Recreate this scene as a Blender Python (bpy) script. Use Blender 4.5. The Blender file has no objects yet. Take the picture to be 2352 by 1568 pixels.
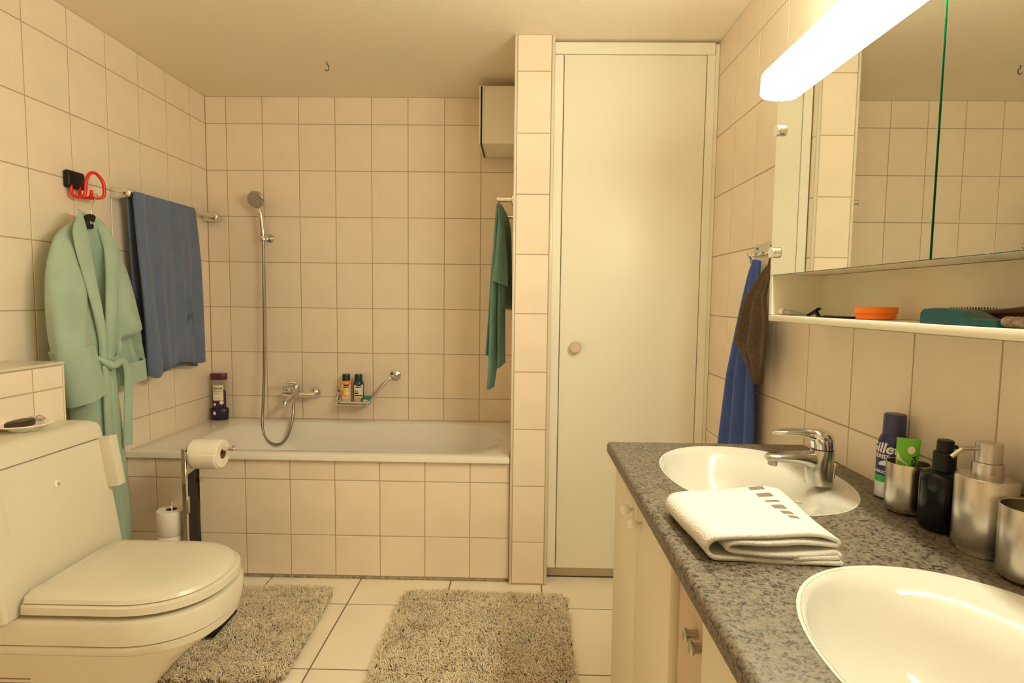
import bpy, bmesh, math, random
import numpy as np
from mathutils import Vector, Matrix

random.seed(7)
rng = np.random.default_rng(7)
S = bpy.context.scene
C = S.collection
PI = math.pi

# ------------------------------------------------------------------ camera
cam_data = bpy.data.cameras.new('camera')
cam = bpy.data.objects.new('camera', cam_data)
C.objects.link(cam)
S.camera = cam
cam_data.sensor_width = 36.0
cam_data.lens = 1301.95 / 2352 * 36.0
cam_data.clip_start = 0.02
_yaw, _pitch, _roll = 0.01647, -0.07296, 0.0118
_f = Vector((-math.sin(_yaw) * math.cos(_pitch), math.cos(_yaw) * math.cos(_pitch), math.sin(_pitch)))
_r = Vector((math.cos(_yaw), math.sin(_yaw), 0))
_u = _r.cross(_f)
_r2 = _r * math.cos(_roll) + _u * math.sin(_roll)
_u2 = -_r * math.sin(_roll) + _u * math.cos(_roll)
cam.matrix_world = Matrix((( _r2.x, _u2.x, -_f.x, 1.76385), (_r2.y, _u2.y, -_f.y, -3.18457),
                           (_r2.z, _u2.z, -_f.z, 1.26465), (0, 0, 0, 1)))

# ------------------------------------------------------------------ world, exposure, light settings
world = bpy.data.worlds.new('world')
S.world = world
world.use_nodes = True
world.node_tree.nodes['Background'].inputs[0].default_value = (1.0, 0.85, 0.6, 1)
world.node_tree.nodes['Background'].inputs[1].default_value = 0.0
S.view_settings.view_transform = 'Standard'
S.view_settings.look = 'None'
S.view_settings.exposure = 0.0
S.view_settings.gamma = 1.0
S.view_settings.use_curve_mapping = False
S.cycles.use_denoising = True
S.cycles.max_bounces = 12
S.cycles.diffuse_bounces = 10
S.cycles.glossy_bounces = 4
S.cycles.transmission_bounces = 6
S.cycles.use_light_tree = False
S.cycles.use_adaptive_sampling = True
S.cycles.adaptive_threshold = 0.02
S.cycles.sample_clamp_indirect = 4.0
S.cycles.caustics_reflective = False
S.cycles.caustics_refractive = False
LAMP_COLOR = (1.0, 0.945, 0.67)
LAMP_STRENGTH = 86.0

# ------------------------------------------------------------------ materials
def mat(name, col, rough=0.5, metal=0.0, var=None, bump=None, spec=0.5, coat=0.0, randv=0.0, trans=0.0, ior=1.45, sheen=0.0, sss=0.0, alpha=1.0):
    """var = (scale, darker factor, detail); bump = (scale, strength, distance)"""
    m = bpy.data.materials.new(name)
    m.use_nodes = True
    nt = m.node_tree
    b = nt.nodes['Principled BSDF']
    b.inputs['Base Color'].default_value = (*col, 1)
    b.inputs['Roughness'].default_value = rough
    b.inputs['Metallic'].default_value = metal
    b.inputs['Specular IOR Level'].default_value = spec
    b.inputs['Coat Weight'].default_value = coat
    b.inputs['IOR'].default_value = ior
    b.inputs['Transmission Weight'].default_value = trans
    b.inputs['Sheen Weight'].default_value = sheen
    geo = None
    def coords():
        nonlocal geo
        if geo is None:
            geo = nt.nodes.new('ShaderNodeTexCoord')
        return geo.outputs['Object']
    colsock = None
    if var:
        n = nt.nodes.new('ShaderNodeTexNoise')
        n.inputs['Scale'].default_value = var[0]
        n.inputs['Detail'].default_value = var[2] if len(var) > 2 else 3.0
        nt.links.new(coords(), n.inputs['Vector'])
        mx = nt.nodes.new('ShaderNodeMix')
        mx.data_type = 'RGBA'
        dark = tuple(c * var[1] for c in col) if not isinstance(var[1], tuple) else var[1]
        mx.inputs['A'].default_value = (*col, 1)
        mx.inputs['B'].default_value = (*dark, 1)
        rr = nt.nodes.new('ShaderNodeMapRange')
        rr.inputs['From Min'].default_value = 0.35
        rr.inputs['From Max'].default_value = 0.65
        nt.links.new(n.outputs['Fac'], rr.inputs['Value'])
        nt.links.new(rr.outputs['Result'], mx.inputs['Factor'])
        colsock = mx.outputs['Result']
    if randv:
        oi = nt.nodes.new('ShaderNodeObjectInfo')
        mr = nt.nodes.new('ShaderNodeMapRange')
        mr.inputs['To Min'].default_value = 1 - randv
        mr.inputs['To Max'].default_value = 1 + randv * 0.3
        nt.links.new(oi.outputs['Random'], mr.inputs['Value'])
        hs = nt.nodes.new('ShaderNodeHueSaturation')
        if colsock is None:
            hs.inputs['Color'].default_value = (*col, 1)
        else:
            nt.links.new(colsock, hs.inputs['Color'])
        nt.links.new(mr.outputs['Result'], hs.inputs['Value'])
        colsock = hs.outputs['Color']
    if colsock is not None:
        nt.links.new(colsock, b.inputs['Base Color'])
    if bump:
        n = nt.nodes.new('ShaderNodeTexNoise')
        n.inputs['Scale'].default_value = bump[0]
        n.inputs['Detail'].default_value = 3.0
        nt.links.new(coords(), n.inputs['Vector'])
        bp = nt.nodes.new('ShaderNodeBump')
        bp.inputs['Strength'].default_value = bump[1]
        bp.inputs['Distance'].default_value = bump[2]
        nt.links.new(n.outputs['Fac'], bp.inputs['Height'])
        nt.links.new(bp.outputs['Normal'], b.inputs['Normal'])
    return m

MT = {}
MT['tile'] = mat('cream_wall_tile', (0.88, 0.775, 0.655), 0.22, var=(5.0, 0.945, 4), randv=0.03)
MT['grout'] = mat('grout', (0.46, 0.36, 0.25), 0.9)
MT['floor_tile'] = mat('pale_floor_tile', (0.88, 0.80, 0.68), 0.28, var=(4.0, 0.93, 5), randv=0.02)
MT['floor_grout'] = mat('dark_floor_grout', (0.20, 0.155, 0.11), 0.9)
MT['ceiling'] = mat('ceiling_plaster', (0.86, 0.78, 0.66), 0.95, bump=(170, 0.55, 0.006))
MT['door'] = mat('white_lacquer', (0.84, 0.83, 0.74), 0.38)
MT['toe'] = mat('toe_kick_board', (0.62, 0.55, 0.44), 0.5)
MT['enamel'] = mat('white_enamel', (0.80, 0.78, 0.74), 0.12, coat=0.3)
MT['ceramic'] = mat('white_ceramic', (0.86, 0.84, 0.76), 0.14, coat=0.4)
MT['basin'] = mat('basin_ceramic', (0.64, 0.63, 0.585), 0.12, coat=0.4)
MT['plastic'] = mat('white_plastic', (0.67, 0.635, 0.535), 0.25)
MT['chrome'] = mat('chrome', (0.80, 0.79, 0.77), 0.09, metal=1.0)
MT['chrome_worn'] = mat('worn_chrome', (0.62, 0.59, 0.53), 0.2, metal=1.0, var=(35, 0.7, 4))
MT['steel'] = mat('brushed_steel', (0.58, 0.55, 0.50), 0.27, metal=1.0)
MT['hose'] = mat('metal_hose', (0.36, 0.32, 0.26), 0.28, metal=1.0)
MT['knob'] = mat('satin_knob', (0.66, 0.58, 0.47), 0.35, metal=0.4)
MT['black'] = mat('black_plastic', (0.010, 0.010, 0.011), 0.4, spec=0.3)
MT['black_gloss'] = mat('black_gloss', (0.006, 0.006, 0.008), 0.12, spec=0.3)
MT['red'] = mat('red_plastic', (0.72, 0.02, 0.012), 0.25)
MT['robe'] = mat('mint_terry', (0.385, 0.53, 0.44), 0.95, var=(9, 0.90, 3), bump=(420, 0.35, 0.002), sheen=0.15)
MT['blue'] = mat('blue_terry', (0.12, 0.17, 0.30), 0.95, var=(14, 0.85, 4), bump=(420, 0.4, 0.002), sheen=0.2)
MT['blue2'] = mat('royal_blue_terry', (0.055, 0.11, 0.42), 0.95, var=(12, 0.8, 4), bump=(420, 0.4, 0.002), sheen=0.15)
MT['teal'] = mat('teal_terry', (0.17, 0.37, 0.35), 0.95, var=(10, 0.85, 3), bump=(420, 0.4, 0.002), sheen=0.15)
MT['brown'] = mat('brown_terry', (0.12, 0.075, 0.045), 0.95, var=(160, 0.6, 2), bump=(330, 0.8, 0.004), sheen=0.1)
MT['white_cloth'] = mat('white_terry', (0.68, 0.67, 0.64), 0.95, bump=(300, 0.7, 0.003))
MT['brown_print'] = mat('brown_weave', (0.20, 0.15, 0.11), 0.95)
MT['rug_base'] = mat('rug_backing', (0.30, 0.25, 0.18), 0.95)
MT['rug'] = mat('taupe_pile', (0.90, 0.79, 0.62), 0.9, var=(9, 0.86, 4))
MT['paper'] = mat('toilet_paper', (0.88, 0.84, 0.76), 0.9, bump=(140, 0.35, 0.002))
MT['card'] = mat('cardboard_tube', (0.28, 0.18, 0.10), 0.8)
MT['shelf_white'] = mat('white_cabinet', (0.84, 0.82, 0.72), 0.35)
MT['vanity'] = mat('cream_vanity_board', (0.80, 0.755, 0.62), 0.38)
MT['drawer'] = mat('beige_drawer', (0.60, 0.48, 0.37), 0.4)
MT['teal_plastic'] = mat('teal_plastic', (0.004, 0.085, 0.11), 0.3)
MT['orange'] = mat('orange_plastic', (0.95, 0.24, 0.02), 0.35)
MT['wood_dark'] = mat('dark_red_wood', (0.055, 0.012, 0.008), 0.3)
MT['label'] = mat('paper_label', (0.85, 0.80, 0.66), 0.5)
MT['ink'] = mat('black_print', (0.015, 0.012, 0.012), 0.5)
MT['white_ink'] = mat('white_print', (0.85, 0.84, 0.80), 0.5)
MT['grey_ink'] = mat('grey_print', (0.25, 0.23, 0.21), 0.5)
MT['dark_green'] = mat('dark_green_cap', (0.006, 0.045, 0.035), 0.25)
MT['yellow'] = mat('yellow_print', (0.95, 0.55, 0.03), 0.4)
MT['orange_gel'] = mat('orange_gel', (0.95, 0.30, 0.03), 0.2)
MT['navy_gel'] = mat('navy_gel', (0.035, 0.045, 0.13), 0.2)
MT['purple'] = mat('purple_plastic', (0.05, 0.022, 0.075), 0.3)
MT['purple_cap'] = mat('plum_cap', (0.11, 0.022, 0.055), 0.35)
MT['purple_dark'] = mat('dark_purple_plastic', (0.016, 0.010, 0.035), 0.35)
MT['clear'] = mat('clear_plastic', (0.80, 0.74, 0.66), 0.15, trans=0.75)
MT['navy'] = mat('navy_can', (0.022, 0.026, 0.13), 0.28)
MT['silver_print'] = mat('silver_print', (0.72, 0.71, 0.70), 0.3, metal=0.3)
MT['green_print'] = mat('green_print', (0.02, 0.42, 0.14), 0.4)
MT['lime'] = mat('lime_tube', (0.16, 0.52, 0.02), 0.35)
MT['glass_green'] = mat('green_glass_edge', (0.008, 0.10, 0.035), 0.2)
MT['green_plastic'] = mat('green_plastic', (0.005, 0.20, 0.12), 0.3)
MT['soap'] = mat('dark_brown_soap', (0.035, 0.018, 0.010), 0.45)
MT['wire'] = mat('steel_wire', (0.72, 0.68, 0.60), 0.25, metal=1.0)
MT['screw'] = mat('dark_screw', (0.12, 0.10, 0.08), 0.35, metal=0.8)

m = bpy.data.materials.new('mirror_glass'); m.use_nodes = True
b = m.node_tree.nodes['Principled BSDF']
b.inputs['Base Color'].default_value = (0.84, 0.86, 0.80, 1); b.inputs['Metallic'].default_value = 1.0; b.inputs['Roughness'].default_value = 0.008
MT['mirror'] = m

m = bpy.data.materials.new('lit_diffuser'); m.use_nodes = True
nt = m.node_tree; nt.nodes.clear()
o_ = nt.nodes.new('ShaderNodeOutputMaterial'); e_ = nt.nodes.new('ShaderNodeEmission')
e_.inputs['Color'].default_value = (*LAMP_COLOR, 1); e_.inputs['Strength'].default_value = LAMP_STRENGTH
nt.links.new(e_.outputs[0], o_.inputs[0])
MT['lamp'] = m
m = m.copy(); m.name = 'lit_lower_diffuser'; m.node_tree.nodes['Emission'].inputs['Strength'].default_value = LAMP_STRENGTH * 0.85
MT['lamp_low'] = m
m = m.copy(); m.name = 'lit_end_cap'; m.node_tree.nodes['Emission'].inputs['Strength'].default_value = 3.0
MT['lamp_end'] = m

# speckled granite worktop
m = bpy.data.materials.new('grey_speckled_worktop'); m.use_nodes = True
nt = m.node_tree; b = nt.nodes['Principled BSDF']; b.inputs['Roughness'].default_value = 0.42
tc = nt.nodes.new('ShaderNodeTexCoord')
n1 = nt.nodes.new('ShaderNodeTexNoise'); n1.inputs['Scale'].default_value = 145; n1.inputs['Detail'].default_value = 4; n1.inputs['Roughness'].default_value = 0.6
n2 = nt.nodes.new('ShaderNodeTexNoise'); n2.inputs['Scale'].default_value = 260; n2.inputs['Detail'].default_value = 2
cr = nt.nodes.new('ShaderNodeValToRGB')
cr.color_ramp.elements[0].position = 0.41; cr.color_ramp.elements[0].color = (0.020, 0.015, 0.010, 1)
cr.color_ramp.elements[1].position = 0.60; cr.color_ramp.elements[1].color = (0.190, 0.158, 0.120, 1)
el = cr.color_ramp.elements.new(0.47); el.color = (0.115, 0.095, 0.071, 1)
mx = nt.nodes.new('ShaderNodeMix'); mx.data_type = 'FLOAT'; mx.inputs['Factor'].default_value = 0.3
nt.links.new(tc.outputs['Object'], n1.inputs['Vector']); nt.links.new(tc.outputs['Object'], n2.inputs['Vector'])
nt.links.new(n1.outputs['Fac'], mx.inputs['A']); nt.links.new(n2.outputs['Fac'], mx.inputs['B'])
nt.links.new(mx.outputs['Result'], cr.inputs['Fac']); nt.links.new(cr.outputs['Color'], b.inputs['Base Color'])
MT['granite'] = m

# ------------------------------------------------------------------ mesh helpers (all in world coordinates)
ORG = {}

class B:
    """collects vertices and faces"""
    def __init__(s): s.V = []; s.F = []
    def add(s, V, F):
        n = len(s.V)
        s.V += [tuple(map(float, v)) for v in V]
        s.F += [tuple(i + n for i in f) for f in F]
        return s
    def box(s, lo, hi, bev=0.0, seg=1, rot=None):
        bm = bmesh.new()
        bmesh.ops.create_cube(bm, size=1.0)
        d = [hi[i] - lo[i] for i in range(3)]; c = Vector([(hi[i] + lo[i]) / 2 for i in range(3)])
        for v in bm.verts: v.co = Vector((v.co.x * d[0], v.co.y * d[1], v.co.z * d[2]))
        if bev > 0:
            bmesh.ops.bevel(bm, geom=bm.edges[:], offset=bev, segments=seg, affect='EDGES', profile=0.5, clamp_overlap=True)
        bm.verts.index_update()
        V = [(rot @ v.co if rot else v.co) + c for v in bm.verts]
        F = [[v.index for v in f.verts] for f in bm.faces]
        bm.free()
        return s.add(V, F)
    def loft(s, secs, cap0=True, cap1=True, closed=True):
        n = len(secs[0]); V = [p for q in secs for p in q]; F = []
        for i in range(len(secs) - 1):
            for j in range(n if closed else n - 1):
                k = (j + 1) % n
                F.append((i * n + j, i * n + k, (i + 1) * n + k, (i + 1) * n + j))
        if cap0: F.append(tuple(range(n))[::-1])
        if cap1: F.append(tuple((len(secs) - 1) * n + j for j in range(n)))
        return s.add(V, F)
    def lathe(s, prof, c, n=24, axis=(0, 0, 1), cap0=True, cap1=True):
        a = Vector(axis).normalized()
        t = Vector((1, 0, 0)) if abs(a.x) < 0.9 else Vector((0, 1, 0))
        e1 = (t - a * t.dot(a)).normalized(); e2 = a.cross(e1); c = Vector(c)
        secs = [[c + a * h + (e1 * math.cos(2 * PI * k / n) + e2 * math.sin(2 * PI * k / n)) * max(r, 1e-5) for k in range(n)] for r, h in prof]
        return s.loft(secs, cap0, cap1)
    def tube(s, path, r, n=10, up=(0, 0, 1), flat=1.0, cap=True):
        P = [Vector(p) for p in path]
        R = r if isinstance(r, (list, tuple)) else [r] * len(P)
        secs = []; prev = None
        for i, p in enumerate(P):
            d = (P[min(i + 1, len(P) - 1)] - P[max(i - 1, 0)]).normalized()
            if prev is None:
                t = Vector(up)
                if abs(t.dot(d)) > 0.95: t = Vector((1, 0, 0)) if abs(d.x) < 0.9 else Vector((0, 1, 0))
                e1 = (t - d * t.dot(d)).normalized()
            else:
                e1 = (prev - d * prev.dot(d)).normalized()
            prev = e1; e2 = d.cross(e1)
            secs.append([p + (e1 * math.cos(2 * PI * k / n) * flat + e2 * math.sin(2 * PI * k / n)) * R[i] for k in range(n)])
        return s.loft(secs, cap, cap)
    def sphere(s, c, r, n=16, m=10, sc=(1, 1, 1)):
        secs = []
        for i in range(m + 1):
            t = PI * i / m; rr = max(math.sin(t), 1e-4)
            secs.append([(c[0] + sc[0] * r * rr * math.cos(2 * PI * k / n), c[1] + sc[1] * r * rr * math.sin(2 * PI * k / n), c[2] + sc[2] * r * -math.cos(t)) for k in range(n)])
        return s.loft(secs)
    def grid(s, fn, nu, nv):
        V = [fn(i / nu, j / nv) for j in range(nv + 1) for i in range(nu + 1)]
        F = [(j * (nu + 1) + i, j * (nu + 1) + i + 1, (j + 1) * (nu + 1) + i + 1, (j + 1) * (nu + 1) + i) for j in range(nv) for i in range(nu)]
        return s.add(V, F)
    def prism(s, outline, d):
        """outline: list of 3-D points of a planar polygon; d: extrusion vector"""
        n = len(outline); d = Vector(d)
        V = [Vector(p) for p in outline] + [Vector(p) + d for p in outline]
        F = [tuple(range(n))[::-1], tuple(range(n, 2 * n))] + [(i, (i + 1) % n, n + (i + 1) % n, n + i) for i in range(n)]
        return s.add(V, F)

def smooth_path(pts, n=8):
    """Catmull-Rom through the points"""
    P = [np.array(p, float) for p in pts]; P = [2 * P[0] - P[1]] + P + [2 * P[-1] - P[-2]]
    out = []
    for i in range(1, len(P) - 2):
        for k in range(n):
            t = k / n; a, b_, c, d = P[i - 1], P[i], P[i + 1], P[i + 2]
            out.append(tuple(0.5 * (2 * b_ + (c - a) * t + (2 * a - 5 * b_ + 4 * c - d) * t * t + (3 * b_ - a - 3 * c + d) * t ** 3)))
    out.append(tuple(P[-2]))
    return out

def make_mesh(name, V, F, material, smooth):
    me = bpy.data.meshes.new(name)
    me.from_pydata(V, [], F)
    bm = bmesh.new(); bm.from_mesh(me)
    bmesh.ops.recalc_face_normals(bm, faces=bm.faces[:]); bm.to_mesh(me); bm.free()
    if material is not None: me.materials.append(MT[material] if isinstance(material, str) else material)
    if smooth is not False:
        me.shade_smooth()
        me.set_sharp_from_angle(angle=math.radians(smooth if smooth is not True else 40))
    return me

def tag(o, label=None, cat=None, group=None, kind=None):
    if label: o['label'] = label
    if cat: o['category'] = cat
    if group: o['group'] = group
    if kind: o['kind'] = kind
    return o

def thing(name, label, cat, loc, group=None):
    o = bpy.data.objects.new(name, None); o.empty_display_size = 0.05
    C.objects.link(o); o.location = loc; ORG[o] = Vector(loc)
    return tag(o, label, cat, group)

def part(name, b, material, parent, smooth=40, kind=None, solid=None, subsurf=0, label=None):
    """a mesh part in world coordinates under its thing (or part)"""
    org = ORG[parent]
    me = make_mesh(name, [(v[0] - org.x, v[1] - org.y, v[2] - org.z) for v in b.V], b.F, material, smooth)
    o = bpy.data.objects.new(name, me); C.objects.link(o); o.parent = parent; ORG[o] = org
    if solid:
        md = o.modifiers.new('thickness', 'SOLIDIFY'); md.thickness = solid; md.offset = 0
    if subsurf:
        md = o.modifiers.new('smooth', 'SUBSURF'); md.levels = subsurf; md.render_levels = subsurf
    if kind: o['kind'] = kind
    if label: o['label'] = label
    return o

def single(name, b, material, label, cat, smooth=40, group=None, kind=None, solid=None, subsurf=0, origin=None):
    """a thing that is one mesh; its origin sits at its base"""
    A = np.array(b.V)
    org = Vector(origin) if origin else Vector(((A[:, 0].min() + A[:, 0].max()) / 2, (A[:, 1].min() + A[:, 1].max()) / 2, A[:, 2].min()))
    me = make_mesh(name, [(v[0] - org.x, v[1] - org.y, v[2] - org.z) for v in b.V], b.F, material, smooth)
    o = bpy.data.objects.new(name, me); C.objects.link(o); o.location = org; ORG[o] = org
    if solid:
        md = o.modifiers.new('thickness', 'SOLIDIFY'); md.thickness = solid; md.offset = 0
    if subsurf:
        md = o.modifiers.new('smooth', 'SUBSURF'); md.levels = subsurf; md.render_levels = subsurf
    return tag(o, label, cat, group, kind)

def structure(name, b, material, smooth=False):
    return single(name, b, material, None, None, smooth, kind='structure', origin=(0, 0, 0))

def lettering(text, size, parent, material, fn, name='lettering', extrude=0.0, shear=0.0, spacing=1.0, bold=0.0):
    """flat lettering; fn(x, y) maps the text's plane onto the surface in world coordinates (x starts at 0, baseline y=0)"""
    cu = bpy.data.curves.new('t', 'FONT'); cu.body = text; cu.size = size; cu.shear = shear; cu.space_character = spacing
    cu.offset = bold; cu.resolution_u = 3
    to = bpy.data.objects.new('t', cu); C.objects.link(to)
    dg = bpy.context.evaluated_depsgraph_get()
    me = bpy.data.meshes.new_from_object(to.evaluated_get(dg))
    bpy.data.objects.remove(to); bpy.data.curves.remove(cu)
    xs = [v.co.x for v in me.vertices]
    V = [fn(v.co.x, v.co.y, (min(xs) + max(xs)) / 2) for v in me.vertices]
    F = [tuple(p.vertices) for p in me.polygons]
    bpy.data.meshes.remove(me)
    bb = B(); bb.add(V, F)
    return part(name, bb, material, parent, smooth=False)

_tile_cache = {}
def tile_mesh(w, h, t, bev, material):
    key = (round(w, 4), round(h, 4), material)
    if key not in _tile_cache:
        # slab with a small chamfer round the face; no back
        a, c = w / 2, h / 2
        V = []
        for z, k in ((-t, 0), (-bev, 0), (0, bev)):
            V += [(-a + k, -c + k, z), (a - k, -c + k, z), (a - k, c - k, z), (-a + k, c - k, z)]
        F = [(8, 9, 10, 11)]
        for L in (0, 4):
            for j in range(4):
                F.append((L + j, L + (j + 1) % 4, L + 4 + (j + 1) % 4, L + 4 + j))
        me = bpy.data.meshes.new('tile'); me.from_pydata(V, [], F); me.materials.append(MT[material]); me.update()
        _tile_cache[key] = me
    return _tile_cache[key]

def tiles(parent, O, U, Vv, us, vs, material='tile', joint=0.004, keep=None, wobble=0.0008):
    """one object per tile; us, vs = joint centre lines along U and V from O; N = U x V points into the room"""
    O, U, Vv = Vector(O), Vector(U), Vector(Vv); N = U.cross(Vv)
    for i in range(len(us) - 1):
        for j in range(len(vs) - 1):
            w, h = abs(us[i + 1] - us[i]) - joint, abs(vs[j + 1] - vs[j]) - joint
            if w < 0.006 or h < 0.006: continue
            uc, vc = (us[i] + us[i + 1]) / 2, (vs[j] + vs[j + 1]) / 2
            if keep and not keep(uc, vc): continue
            o = bpy.data.objects.new('tile', tile_mesh(w, h, 0.005, 0.0011, material)); C.objects.link(o)
            o.parent = parent
            p = O + U * uc + Vv * vc
            a, b_ = random.uniform(-1, 1) * wobble, random.uniform(-1, 1) * wobble
            N2 = (N + U * a + Vv * b_).normalized(); U2 = (U - N2 * U.dot(N2)).normalized(); V2 = N2.cross(U2)
            o.matrix_local = Matrix(((U2.x, V2.x, N2.x, p.x), (U2.y, V2.y, N2.y, p.y), (U2.z, V2.z, N2.z, p.z), (0, 0, 0, 1)))
            ORG[o] = p

def breaks(lo, hi, start, pitch):
    """joint lines start + k*pitch inside (lo, hi), with the ends"""
    k0 = math.ceil((lo - start) / pitch + 1e-6); k1 = math.floor((hi - start) / pitch - 1e-6)
    return [lo] + [start + k * pitch for k in range(k0, k1 + 1)] + [hi]
# ------------------------------------------------------------------ the room
W, H, YF = 2.588, 2.365, -3.75
PXL, PXR, PY = 1.723, 1.888, -0.744          # pier
ROW = 0.25275
R0 = 2.2182
g = 0.0016                                    # grout lies this far behind the tile faces

def tile_stuff(parent, O, U, Vv, us, vs, material='tile', joint=0.003):
    """tiles out of the picture: real slabs joined into one part"""
    O, U, Vv = Vector(O), Vector(U), Vector(Vv); N = U.cross(Vv); b = B()
    for i in range(len(us) - 1):
        for j in range(len(vs) - 1):
            x0, x1 = sorted((us[i], us[i + 1])); y0, y1 = sorted((vs[j], vs[j + 1])); k = joint / 2
            x0 += k; x1 -= k; y0 += k; y1 -= k
            if x1 - x0 < 0.004 or y1 - y0 < 0.004: continue
            q = [O + U * x + Vv * y for x, y in ((x0, y0), (x1, y0), (x1, y1), (x0, y1))]
            b.prism([p - N * 0.004 for p in q], N * 0.004)
    o = part('tile_field', b, material, parent, smooth=False, kind='stuff')
    return o

floor = structure('floor', B().box((-0.15, YF - 0.15, -0.15), (W + 0.15, 0.15, -0.002)), 'floor_grout')
ceiling = structure('ceiling', B().box((-0.15, YF - 0.15, H), (W + 0.15, 0.15, H + 0.15)), 'ceiling')
wall_back = structure('wall_back', B().box((-0.15, g, -0.15), (W + 0.15, 0.15, H + 0.1)), 'grout')
wall_left = structure('wall_left', B().box((-0.15, YF - 0.15, -0.15), (-g, 0.15, H + 0.1)), 'grout')
wall_right = structure('wall_right', B().box((W + g, YF - 0.15, -0.15), (W + 0.15, 0.15, H + 0.1)), 'grout')
wall_front = structure('wall_front', B().box((-0.15, YF - 0.15, -0.15), (W + 0.15, YF - g, H + 0.1)), 'grout')
for o in (floor, ceiling, wall_back, wall_left, wall_right, wall_front): ORG[o] = Vector((0, 0, 0))

rows = breaks(0.0, H, R0, ROW)
# back wall above the bath: U = +X, V = +Z, N = -Y
tiles(wall_back, (0, 0, 0), (1, 0, 0), (0, 0, 1), breaks(0.0, PXL, 0.1153, 0.202), breaks(0.572, H, R0, ROW))
# left wall: N = +X  (U = +Y, V = +Z)
ys = [-y for y in breaks(0.0, 2.04, 0.1453, 0.202)]
tiles(wall_left, (0, 0, 0), (0, 1, 0), (0, 0, 1), ys[::-1], rows,
      keep=lambda u, v: not (u > -0.70 and v < 0.50) and not (u < -1.45 and v < 0.95))
tile_stuff(wall_left, (0, 0, 0), (0, 1, 0), (0, 0, 1), [-y for y in breaks(2.04, -YF, 0.1453, 0.202)][::-1], rows)
# right wall: N = -X (U = -Y, V = +Z), U coordinate = -y
rrows = breaks(0.0, H, 2.2186, ROW)
ur = breaks(0.655, 2.60, 0.8934, 0.21809)
tiles(wall_right, (W, 0, 0), (0, -1, 0), (0, 0, 1), ur, rrows, keep=lambda u, v: v > 0.70 or u < 1.62)
tile_stuff(wall_right, (W, 0, 0), (0, -1, 0), (0, 0, 1), breaks(2.60, -YF, 0.8934, 0.21809), rrows)
tile_stuff(wall_front, (0, YF, 0), (-1, 0, 0), (0, 0, 1), [-x for x in breaks(0, W, 0.11, 0.202)], rows)
# floor
fx = breaks(0.0, W, 1.0539, 0.40649)
fy = breaks(0.66, 2.6, 0.9301, 0.41444)
tiles(floor, (0, 0, 0), (1, 0, 0), (0, 1, 0), fx, [-y for y in fy][::-1], material='floor_tile', joint=0.006, wobble=0.0004)
tile_stuff(floor, (0, 0, 0), (1, 0, 0), (0, 1, 0), fx, [-y for y in breaks(2.6, -YF, 0.9301, 0.41444)][::-1], material='floor_tile', joint=0.006)

# pier between bath and cupboard
pier = structure('wall_pier', B().box((PXL + g, PY + g, 0), (PXR - g, 0, H)), 'grout'); ORG[pier] = Vector((0, 0, 0))
prow = breaks(0.006, H, 2.2174, ROW)
tiles(pier, (0, PY, 0), (1, 0, 0), (0, 0, 1), [PXL + 0.010, PXR - 0.012], prow)
tiles(pier, (PXL, 0, 0), (0, -1, 0), (0, 0, 1), breaks(0.0, -PY - 0.008, 0.14, 0.202), breaks(0.572, H, 2.2174, ROW))
tiles(pier, (PXR, 0, 0), (0, 1, 0), (0, 0, 1), [PY + 0.008, -0.70], prow)
for x0, x1 in ((PXL - 0.001, PXL + 0.009), (PXR - 0.011, PXR + 0.001)):
    part('edge_trim', B().box((x0, PY - 0.002, 0.004), (x1, PY + 0.009, H), 0.002, 2), 'plastic', pier)

# bath apron
TY = -0.7156
apron = structure('wall_apron', B().box((0.0, TY + g, 0.0), (PXL - 0.002, -0.66, 0.548)), 'grout'); ORG[apron] = Vector((0, 0, 0))
tiles(apron, (0, TY, 0), (1, 0, 0), (0, 0, 1), breaks(0.0, PXL - 0.003, 0.1295, 0.202), [0.012, 0.1988, 0.4516, 0.545])
trim = structure('trim_1', B().box((0.0, TY - 0.004, 0.0), (PXL - 0.003, TY + 0.002, 0.011), 0.002, 1), mat('sealant_strip', (0.42, 0.36, 0.27), 0.7, var=(60, 0.5, 4)), 40)

# boxed-in ledge behind the toilet
LX, LZ, LY = 0.20, 1.038, -1.283
ledge = structure('wall_ledge', B().box((0.0, -2.6, 0.0), (LX - g, LY - g, LZ - g)), 'grout'); ORG[ledge] = Vector((0, 0, 0))
tiles(ledge, (LX, 0, 0), (0, 1, 0), (0, 0, 1), [-y for y in breaks(-LY + 0.006, 2.2, 1.408, 0.202)][::-1], breaks(0.0, LZ - 0.012, 0.9500, ROW))
tiles(ledge, (0, LY, 0), (-1, 0, 0), (0, 0, 1), [-LX + 0.006, -0.002], breaks(0.0, LZ - 0.012, 0.9500, ROW))
part('ledge_top', B().box((0.0, -2.6, LZ - 0.010), (LX + 0.003, LY + 0.003, LZ), 0.003, 2), 'plastic', ledge)
part('edge_trim', B().box((LX - 0.006, LY - 0.006, 0.0), (LX + 0.001, LY + 0.001, LZ - 0.010), 0.002, 1), 'plastic', ledge)

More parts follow.
